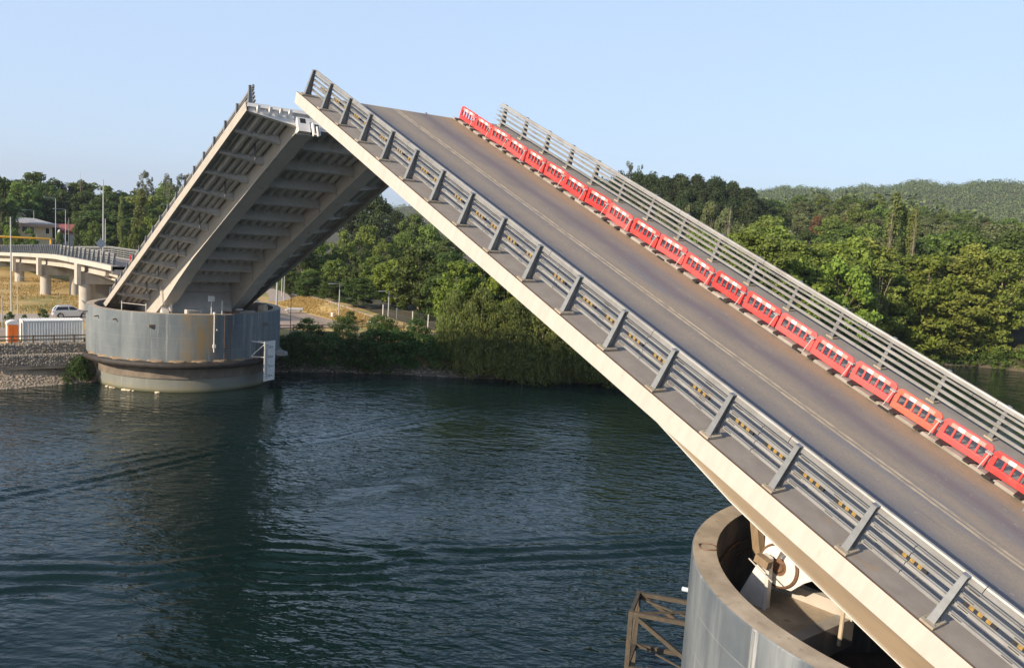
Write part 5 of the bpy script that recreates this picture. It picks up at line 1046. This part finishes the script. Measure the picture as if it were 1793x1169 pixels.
 'grey': [(92.5,-83.9,4.32,18.9,12.1),(96.0,-101.4,4.48,18.1,11.1),(107.0,-104.5,4.88,18.8,12.8),(106.7,-149.0,6.06,18.7,13.8),(115.5,-161.6,7.84,16.5,14.0),(95.7,-172.9,6.11,18.3,14.8),(88.6,-204.4,7.65,19.7,18.4),(82.3,-206.5,7.16,19.4,18.0),(72.9,-204.9,6.32,22.7,20.8),(146.7,-213.6,19.58,9.7,7.5),(126.8,-221.2,16.68,14.4,13.1),(108.3,-218.4,12.09,16.4,12.5),(91.6,-230.9,10.11,18.6,14.6),(86.8,-233.8,9.61,20.4,17.5),(161.4,-236.2,22.91,10.1,9.0),(122.6,-261.1,16.67,14.9,11.7),(114.4,-262.9,15.05,18.1,16.4),(105.3,-260.3,13.18,19.2,16.8),(91.7,-268.0,11.57,21.0,18.1),(177.8,-260.9,24.45,14.2,13.0),(174.5,-274.3,24.46,13.4,10.4),(163.1,-273.6,22.96,16.4,13.2),(151.4,-289.3,22.25,14.6,13.7),(142.0,-286.9,20.37,14.5,11.9),(133.1,-286.4,20.22,13.6,11.7),(199.8,-295.6,28.3,12.7,10.8),(159.0,-315.8,26.84,10.4,8.4),(216.1,-335.1,34.83,12.4,11.1),(214.0,-345.9,36.14,9.3,7.3),(188.6,-355.6,35.67,9.3,8.5),(159.3,-359.6,30.88,9,7.0),(146.9,-366.8,28.11,11.3,10.1),(143.7,-156.5,9.41,21.4,7.9),(135.8,-156.5,9.67,21.7,8.4),(130.2,-155.9,9.31,20.6,6.8),(152.3,-155.5,10.23,18.9,8.1),(160.4,-154.7,10.91,18.9,8.3),(168.7,-153.6,11.36,19.9,7.6),(120.3,-149.6,7.6,17.7,5.7),(126.5,-140.8,7.61,18.0,7.8),(127.7,-130.6,7.01,16.6,7.6),(132.2,-126.4,7.01,16.7,7.0)],
 'rust': [(168.0,-256.4,23.39,10.1,5.5),(157.8,-256.8,21.81,11.0,4.6),(146.9,-255.1,19.82,13.5,9.2),(119.3,-282.0,17.17,16.4,5.1),(111.9,-285.0,15.86,16.8,4.3)],
 'euca': [(206.0,-195.5,22.3,26.4,5.4),(204.7,-199.5,23.12,25.1,4.6),(286.8,-25.7,8.17,19.9,8.3),(272.3,-47.0,7.69,24.9,6.2),(270.5,-53.9,7.47,25.0,5.5),(267.4,-57.6,7.35,25.4,7.3),(273.8,-49.4,7.63,23.8,3.7)],
 'poplar': [(86.7,-159.2,4.9,29.2,5.6),(86.3,-162.8,4.96,27.4,4.7),(84.0,-162.9,4.86,26.5,3.8),(217.1,-28.3,6.62,16.5,2.2),(212.2,-31.8,6.06,19.1,4.8)],
 'bare': [(82.0,-159.4,4.73,25.5,1.8),(86.3,-157.2,4.83,27.7,1.8),(122.9,-147.6,7.76,21.9,3.7),(285.8,-31.6,8.16,22.9,2.5)],
}
# ------------------------------------------------------------------ trees and plants
def leaf_mesh(name, clumps, size, mats, rs, droop=0., aspect=.62, up=.35):
    """clumps: (centre, radii, count); leaf-sized quads spread through each clump's shell"""
    P = []; Nn = []
    for c, r, n in clumps:
        d = rs.normal(size=(n, 3)); d /= np.linalg.norm(d, axis=1, keepdims=True) + 1e-9
        k = rs.uniform(.5, 1.05, (n, 1)) ** .6 * rs.uniform(.85, 1.1, (n, 1))
        P.append(np.array(c) + d * k * np.array(r)); Nn.append(d * .75 + rs.normal(size=(n, 3)) * .45 + np.array([0, 0, up]))
    P = np.concatenate(P); Nn = np.concatenate(Nn); Nn /= np.linalg.norm(Nn, axis=1, keepdims=True); n = len(P)
    t = rs.normal(size=(n, 3)); t[:, 2] -= droop; t -= Nn * (t * Nn).sum(1, keepdims=True); t /= np.linalg.norm(t, axis=1, keepdims=True) + 1e-9; b = np.cross(Nn, t)
    s = size * rs.uniform(.6, 1.25, (n, 1)); t = t * s * .5; b = b * s * .5 * aspect
    V = np.stack([P - t, P + b * 1.0 - t * .1, P + t, P - b * 1.0 - t * .1], 1).reshape(-1, 3)
    me = bpy.data.meshes.new(name); me.vertices.add(4 * n); me.vertices.foreach_set('co', V.astype('f').ravel()); me.loops.add(4 * n); me.polygons.add(n)
    me.loops.foreach_set('vertex_index', np.arange(4 * n, dtype='i')); me.polygons.foreach_set('loop_start', np.arange(0, 4 * n, 4, dtype='i')); me.polygons.foreach_set('loop_total', np.full(n, 4, 'i'))
    me.update(calc_edges=True); me.validate(); me.attributes.new('tint', 'FLOAT', 'FACE').data.foreach_set('value', rs.uniform(0, 1, n).astype('f')); me.materials.append(mats); return me
def trunk_mesh(name, m_, H, r0, limbs, rs, lean=.03, top=.75, z0=-.03):
    m = MB(); a = rs.uniform(0, 6.28); n = 6
    pts = [(math.cos(a) * lean * H * (i / n) ** 2 + rs.uniform(-1, 1) * .006 * H, math.sin(a) * lean * H * (i / n) ** 2 + rs.uniform(-1, 1) * .006 * H, H * (z0 + (top - z0) * i / n)) for i in range(n + 1)]
    m.tube(pts, [r0 * (1.25 if i == 0 else 1 - .8 * i / n) for i in range(n + 1)], 7)
    for (ex, ey, ez) in limbs:
        i = int(min(n - 1, max(1, (ez / H * .62) * n))); p = Vector(pts[i]); e = Vector((ex, ey, ez)); mid = (p + e) / 2 + Vector((0, 0, .04 * H))
        m.tube([p, mid, e], [r0 * .42, r0 * .27, r0 * .1], 5)
    o = m.build(name, m_, None, smooth=True); me = o.data; bpy.data.objects.remove(o); return me
def variant(kind, seed):
    rs = np.random.RandomState(seed); cl = []; H, Wd = 12., 9.; bark = 'bark'; size = .52; droop = 0.; up = .35; r0 = .22; lean = .03; top = .8
    if kind in ('broad', 'river', 'bush', 'rust'):
        if kind == 'river': H, Wd = 18., 10.5; size = .5; bark = 'barkpale'
        if kind == 'bush': H, Wd = 3.2, 4.2; size = .2; r0 = .06
        K = {'broad': 62, 'river': 105, 'bush': 46, 'rust': 46}[kind]
        lob = rs.uniform(.78, 1.15, 9)
        for i in range(K):
            u = rs.uniform(.02, 1); th = rs.uniform(0, 6.283)
            if kind == 'river': env = (.30 + .75 * u) if u < .3 else (1.05 * (1 - ((u - .3) / .7) ** 1.6) ** .75 + .04)
            elif kind == 'bush': env = (1 - u ** 2.2) ** .5 if u > .1 else .9
            else: env = math.sqrt(max(0, 1 - ((u - .42) / .60) ** 2))
            rad = Wd / 2 * env * lob[int(th / 6.284 * 9)] * rs.uniform(.45, 1.0) ** .6 * .88
            base = {'river': .06, 'bush': .0, 'broad': .12, 'rust': .14}[kind]
            z = H * (base + (.955 - base) * u); cr = Wd * rs.uniform(.085, .15)
            fz = {'river': .46, 'bush': .8, 'broad': .66, 'rust': .6}[kind]
            cl.append(((rad * math.cos(th), rad * math.sin(th), z - (0 if kind != 'river' else rad * .10)), (cr, cr, cr * fz), int((120 if kind != 'bush' else 80) * (1 if kind != 'river' else .85))))
        cl.append(((0, 0, H * .5), (Wd * .22, Wd * .22, H * .3), 350))
    elif kind == 'pine':
        H, Wd = 14., 10.; size = .5; r0 = .28; top = .86
        for i in range(52):
            u = rs.uniform(0, 1); th = rs.uniform(0, 6.283); env = (1 - u ** 2.4) ** .6; rad = Wd / 2 * env * rs.uniform(.25, 1) ** .5 * .85
            cr = Wd * rs.uniform(.11, .17); cl.append(((rad * math.cos(th), rad * math.sin(th), H * (.3 + .63 * u)), (cr, cr, cr * .72), 130))
    elif kind == 'poplar':
        H, Wd = 20., 4.; size = .5; r0 = .2; top = .95
        for i in range(60):
            u = rs.uniform(0, 1); th = rs.uniform(0, 6.283); env = min(1, .45 + u * 2.2) * (1 - u ** 2.6) ** .7; rad = Wd / 2 * env * rs.uniform(.2, .9)
            cr = Wd * rs.uniform(.12, .2); cl.append(((rad * math.cos(th), rad * math.sin(th), H * (.06 + .9 * u)), (cr, cr, cr * 1.7), 80))
    elif kind == 'euca':
        H, Wd = 20., 9.; size = .5; bark = 'barkpale'; r0 = .2; top = .9; lean = .05
        for i in range(24):
            u = rs.uniform(0, 1) ** .7; th = rs.uniform(0, 6.283); rad = Wd / 2 * (.35 + .65 * math.sin(u * 3)) * rs.uniform(.3, 1)
            cr = Wd * rs.uniform(.07, .14); cl.append(((rad * math.cos(th), rad * math.sin(th), H * (.42 + .54 * u)), (cr, cr, cr * .9), 95))
    elif kind == 'bare':
        H, Wd = 20., 5.; size = .4; bark = 'barkpale'; r0 = .22; top = 1.; lean = .02
        for i in range(14):
            u = rs.uniform(0, 1); th = rs.uniform(0, 6.283); rad = Wd / 2 * (1 - u * .7) * rs.uniform(.4, 1); cr = .6
            cl.append(((rad * math.cos(th), rad * math.sin(th), H * (.3 + .66 * u)), (cr, cr, cr * 1.3), 22))
    elif kind == 'willow':
        H, Wd = 9., 9.; size = .42; droop = 2.2; up = .1; r0 = .25; top = .7
        for i in range(40):
            u = rs.uniform(0, 1); th = rs.uniform(0, 6.283); env = (1 - u ** 2) ** .5; rad = Wd / 2 * env * rs.uniform(.5, 1) * .85; cr = Wd * rs.uniform(.09, .14)
            cl.append(((rad * math.cos(th), rad * math.sin(th), H * (.42 + .52 * u)), (cr, cr, cr * .7), 80))
        for i in range(120):                       # hanging curtains
            th = rs.uniform(0, 6.283); rad = Wd / 2 * rs.uniform(.55, 1.12) ** .7; zt = H * rs.uniform(.3, .62) ; zb = H * rs.uniform(-.02, .22)
            for q in range(3):
                z = zb + (zt - zb) * (q + .5) / 3; cl.append(((rad * math.cos(th) * (1 + .06 * (1 - q)), rad * math.sin(th) * (1 + .06 * (1 - q)), z), (.55, .55, (zt - zb) / 4.0), 26))
    crown = leaf_mesh('crown', cl, size, M['leaf_mid'], rs, droop, .62 if kind != 'willow' else .4, up)
    big = sorted(cl, key=lambda c: -c[2])[:0] + [cl[i] for i in rs.choice(len(cl), min(12 if kind != 'bush' else 6, len(cl)), replace=False)]
    trunk = trunk_mesh('trunk', M[bark], H, r0, [c[0] for c in big], rs, lean, top)
    return crown, trunk, H, Wd
cl = []
rsf = np.random.RandomState(77); nn_f = []
for (x, y, z, rx, rz) in FAR_SPOTS:
    D = math.hypot(x - C0[0], y - C0[1]); cl.append(((x, y, z), (rx, rx, rz), 24 if D > 800 else 40))
me = leaf_mesh('far_forest', cl, 2.1, M['leaf_far'], rsf, 0., .7, .25); o = bpy.data.objects.new('far_forest', me); COL.objects.link(o); tag(o, 'unbroken forest covering the distant ridge', 'forest', kind='stuff')
VAR = {'broad': [variant('broad', s) for s in (1, 2, 3, 4, 5)], 'river': [variant('river', s) for s in (11, 12, 13, 14, 15)], 'pine': [variant('pine', s) for s in (21, 22, 23)], 'poplar': [variant('poplar', s) for s in (31, 32)],
       'euca': [variant('euca', s) for s in (41, 42, 43)], 'bare': [variant('bare', s) for s in (51, 52)], 'willow': [variant('willow', s) for s in (61, 62)], 'bush': [variant('bush', s) for s in (71, 72, 73, 74)]}
VK = {'mid': 'broad', 'dark': 'broad', 'bright': 'broad', 'grey': 'broad', 'rust': 'broad'}
NAME = {'mid': 'broadleaf_tree', 'dark': 'broadleaf_tree', 'bright': 'broadleaf_tree', 'grey': 'broadleaf_tree', 'rust': 'rust_coloured_tree', 'pine': 'pine_tree', 'river': 'riverside_tree', 'willow': 'willow_tree', 'euca': 'eucalyptus_tree', 'poplar': 'poplar_tree', 'bare': 'bare_tree'}
def plant(kind, x, y, z, h, wd, label, group=None, name=None, cat='tree', crown_name='crown', v=None):
    vs = VAR[VK.get(kind, kind)]; c, t, H, Wd = vs[v if v is not None else rnd.randrange(len(vs))]
    root = empty(name or NAME[kind], loc=(x, y, z), rz=rnd.uniform(0, 6.28), label=label, cat=cat, group=group); root.scale = (wd / Wd, wd / Wd, h / H)
    for nm, me in ((crown_name, c), ('trunk' if cat == 'tree' else 'stem', t)):
        o = bpy.data.objects.new(nm, me); COL.objects.link(o); o.parent = root
        if nm == crown_name: o.material_slots[0].link = 'OBJECT'; o.material_slots[0].material = M['leaf_' + kind]
    return root
LOOK = {'mid': 'mid green broadleaf tree', 'dark': 'dark green broadleaf tree', 'bright': 'bright yellow-green broadleaf tree', 'grey': 'grey-green rounded tree', 'rust': 'rust brown tree', 'pine': 'dark pine tree', 'river': 'yellow-green layered tree', 'willow': 'weeping willow', 'euca': 'wispy pale eucalyptus', 'poplar': 'slim columnar poplar', 'bare': 'nearly bare pale trunked tree'}
def region(k, x, y):
    az = math.degrees(math.atan2(y - 21.85, x + 9.41)); D = math.hypot(x + 9.41, y - 21.85)
    if az > -24: return 'in the wood behind the houses at the left' if D > 240 else 'standing among the houses beyond the viaduct'
    if az > -42: return 'on the slope seen between the two bridge leaves' if D > 150 else 'at the water edge between the two bridge leaves'
    if D > 215 and az > -56.5: return 'on the dark hill above the outer railing'
    if D > 205: return 'in the mixed wood below the far ridge at the right'
    return 'in the dense bank by the river at the right'
cnt = {}
for k, lst in TREES.items():
    for (x, y, z, h, wd) in lst:
        rg = region(k, x, y); lab = LOOK[k] + ' ' + rg
        plant(k, x, y, z, h, wd, lab, (LOOK[k] + 's ' + rg))
# bushes at the river bank
bank = [(500, 93.5, -21.0, 4.2), (540, 92.7, -23.9, 4.0), (580, 91.0, -26.6, 4.6), (620, 89.3, -29.4, 4.9), (650, 88.2, -31.6, 5.6), (690, 87.6, -34.6, 5.0), (730, 85.9, -37.6, 4.4), (765, 84.0, -40.0, 4.2), (0, 95.2, -19.5, 3.6), (0, 96.5, -25.5, 3.2), (0, 94.5, -29.5, 3.6), (0, 92.5, -34.5, 3.8), (0, 90.0, -38.5, 3.4), (0, 94.6, -23.0, 3.4), (0, 83.2, -43.4, 4.6), (0, 80.5, -45.0, 4.2)]
for u, x, y, h in bank: plant('bush', x, y, gz(x, y) - .3, h * .92, h * 1.5, 'dark green bush in the hedge along the water right of the far pier', 'bushes along the water right of the far pier', 'riverbank_bush', 'bush', 'foliage')
plant('bush', 91.6, 3.7, gz(91.6, 3.7) - .1, 3.3, 3.5, 'bright green bush growing against the left side of the far pier', None, 'riverbank_bush', 'bush', 'foliage')
plant('bush', 105.7, -36.2, gz(105.7, -36.2) - .1, 2.0, 2.6, 'single round green bush on the gravel lot edge by the dry slope', None, 'round_bush', 'bush', 'foliage')
plant('bush', 126.5, -29.5, 4.2, 1.4, 2.2, 'small green bush between the lot road and the path, right of the far pier rim', None, 'round_bush', 'bush', 'foliage')
for x, y, h, lb in ((112.5, 4.3, 1.9, 'upright leafy green bush above the white container, nearest to the silver car'), (113.5, 6.2, 1.1, 'low middle bush of the three above the white container'), (114, 7.8, 1.4, 'leftmost bush of the three above the white container')):
    plant('bush', x, y, gz(x, y) - .1, h, h * 1.05, lb, 'bushes above the container', 'round_bush', 'bush', 'foliage')
for i, (x, y, h) in enumerate(((66.5, -131, 4.5), (65.5, -136, 5), (64, -140.5, 4.6), (61, -144, 5), (57, -146.8, 4.4), (52, -149, 5), (46, -151.5, 4.6), (40, -153.5, 5), (33, -155.5, 4.6))):
    plant('bush', x, y, .2, h, h * 1.5, 'green bush overhanging the far right shore under the big trees', 'bushes overhanging the far right shore', 'riverbank_bush', 'bush', 'foliage').children[0].material_slots[0].material = M['leaf_mid']
for i in range(26):
    x, y = rnd.uniform(96, 118), rnd.uniform(-66, -47); plant('bush', x, y, gz(x, y) - .2, rnd.uniform(1.6, 3.2), rnd.uniform(2.4, 4), 'green scrub bush under the trees beyond the mesh fence', 'scrub beyond the mesh fence', 'scrub_bush', 'bush', 'foliage')
for i in range(26):
    x, y = rnd.uniform(128, 185), rnd.uniform(-66, -48); plant('bush', x, y, gz(x, y) - .2, rnd.uniform(1.4, 3.0), rnd.uniform(2.4, 4), 'green scrub bush on the bank above the pale path', 'scrub above the pale path', 'scrub_bush', 'bush', 'foliage')
for i in range(14):
    x, y = rnd.uniform(206, 226), rnd.uniform(-30, 6); plant('bush', x, y, gz(x, y) - .2, rnd.uniform(1.2, 2.6), rnd.uniform(2., 3.6), 'garden shrub beyond the viaduct railing', 'shrubs beyond the viaduct', 'garden_shrub', 'bush', 'foliage')
for i in range(13):                                              # low leafy growth hanging over the water below the willows
    y = -42.5 - i * 2.1 + rnd.uniform(-.8, .8); x = xs(y) + rnd.uniform(.2, 3.2); plant('willow', x, y, gz(x, y) - .3, rnd.uniform(3.4, 8.5), rnd.uniform(5.5, 9.5), 'low willow growth trailing in the water between the two bridge leaves', 'willow growth trailing in the water', 'willow_bush', 'bush', 'foliage')
# undergrowth under the big riverside wood (one mass nobody could count)
rs = np.random.RandomState(9); cl = []
y = -50.0
while y > -141:
    for off in (.6, 2.2, 4.5, 8, 13):
        x = xs(y) + off + rs.uniform(-.6, .6); s = rs.uniform(1.0, 2.0); cl.append(((x, y + rs.uniform(-.8, .8), max(.2, gz(x, y)) + s * .45), (s * 1.25, s * 1.25, s), 85))
    y -= 1.7
for p in [(66, -134), (65, -137), (64, -140), (62, -142), (60, -143.5), (58, -145), (55, -147), (51, -148), (46, -150), (41, -152), (36, -153.5), (31, -155.5)]:
    for _ in range(3): s = rs.uniform(1.2, 2.2); cl.append(((p[0] + rs.uniform(-1, 1.5), p[1] + rs.uniform(-2, .5), 1 + rs.uniform(0, 1)), (s * 1.4, s * 1.4, s), 90))
me = leaf_mesh('undergrowth', cl, .42, M['leaf_bush'], rs); o = bpy.data.objects.new('undergrowth', me); COL.objects.link(o); tag(o, 'low leafy undergrowth along the wooded shore', 'undergrowth', kind='stuff')
# dry grass
def grass(name, areas, n, h, label):
    P = []
    for x0, x1, y0, y1, w_ in areas:
        k = int(n * w_); X_ = rs.uniform(x0, x1, k); Y_ = rs.uniform(y0, y1, k); keep = np.sin(X_ * .35) + np.sin(Y_ * .5 + X_ * .21) + rs.normal(size=k) * .6 > -.5; P += list(zip(X_[keep], Y_[keep]))
    V = []; F = []; T = []
    for x, y in P:
        z = gz(x, y) - .03; hh = h * rs.uniform(.5, 1.3); tn = rs.uniform(0, 1)
        for k in range(3):
            a = rs.uniform(0, 6.283); b = len(V); dx, dy = math.cos(a) * .09, math.sin(a) * .09; lx, ly = rs.uniform(-.25, .25, 2) * hh
            V += [(x - dx, y - dy, z), (x + dx, y + dy, z), (x + lx, y + ly, z + hh)]; F.append((b, b + 1, b + 2)); T.append(tn)
    me = bpy.data.meshes.new(name); me.from_pydata(V, [], F); me.materials.append(M['drygrass']); me.attributes.new('tint', 'FLOAT', 'FACE').data.foreach_set('value', T); me.update()
    o = bpy.data.objects.new(name, me); COL.objects.link(o); tag(o, label, 'grass', kind='stuff')
grass('dry_grass', [(123, 190, -30, 34, .55), (97, 136, -41.5, -36.2, .25), (108, 113, 3.5, 14, .04), (200, 232, -40, 8, .16)], 40000, .26, 'tall dry yellow grass under the viaduct and on the slope')

# thin summer haze: one closed box of even air round everything
m = MB(); m.box(-6200, 6200, -6200, 6200, -6, 260); o = m.build('haze', None, None); o.data.materials.clear()
hm = bpy.data.materials.new('haze_air'); hm.use_nodes = True; t = hm.node_tree; t.nodes.remove(t.nodes['Principled BSDF'])
pv = t.nodes.new('ShaderNodeVolumePrincipled'); pv.inputs['Color'].default_value = (.8, .88, 1, 1); pv.inputs['Density'].default_value = .00013; pv.inputs['Anisotropy'].default_value = .3
t.links.new(pv.outputs[0], t.nodes['Material Output'].inputs['Volume']); o.data.materials.append(hm); tag(o, 'thin haze in the air', 'haze', kind='stuff')
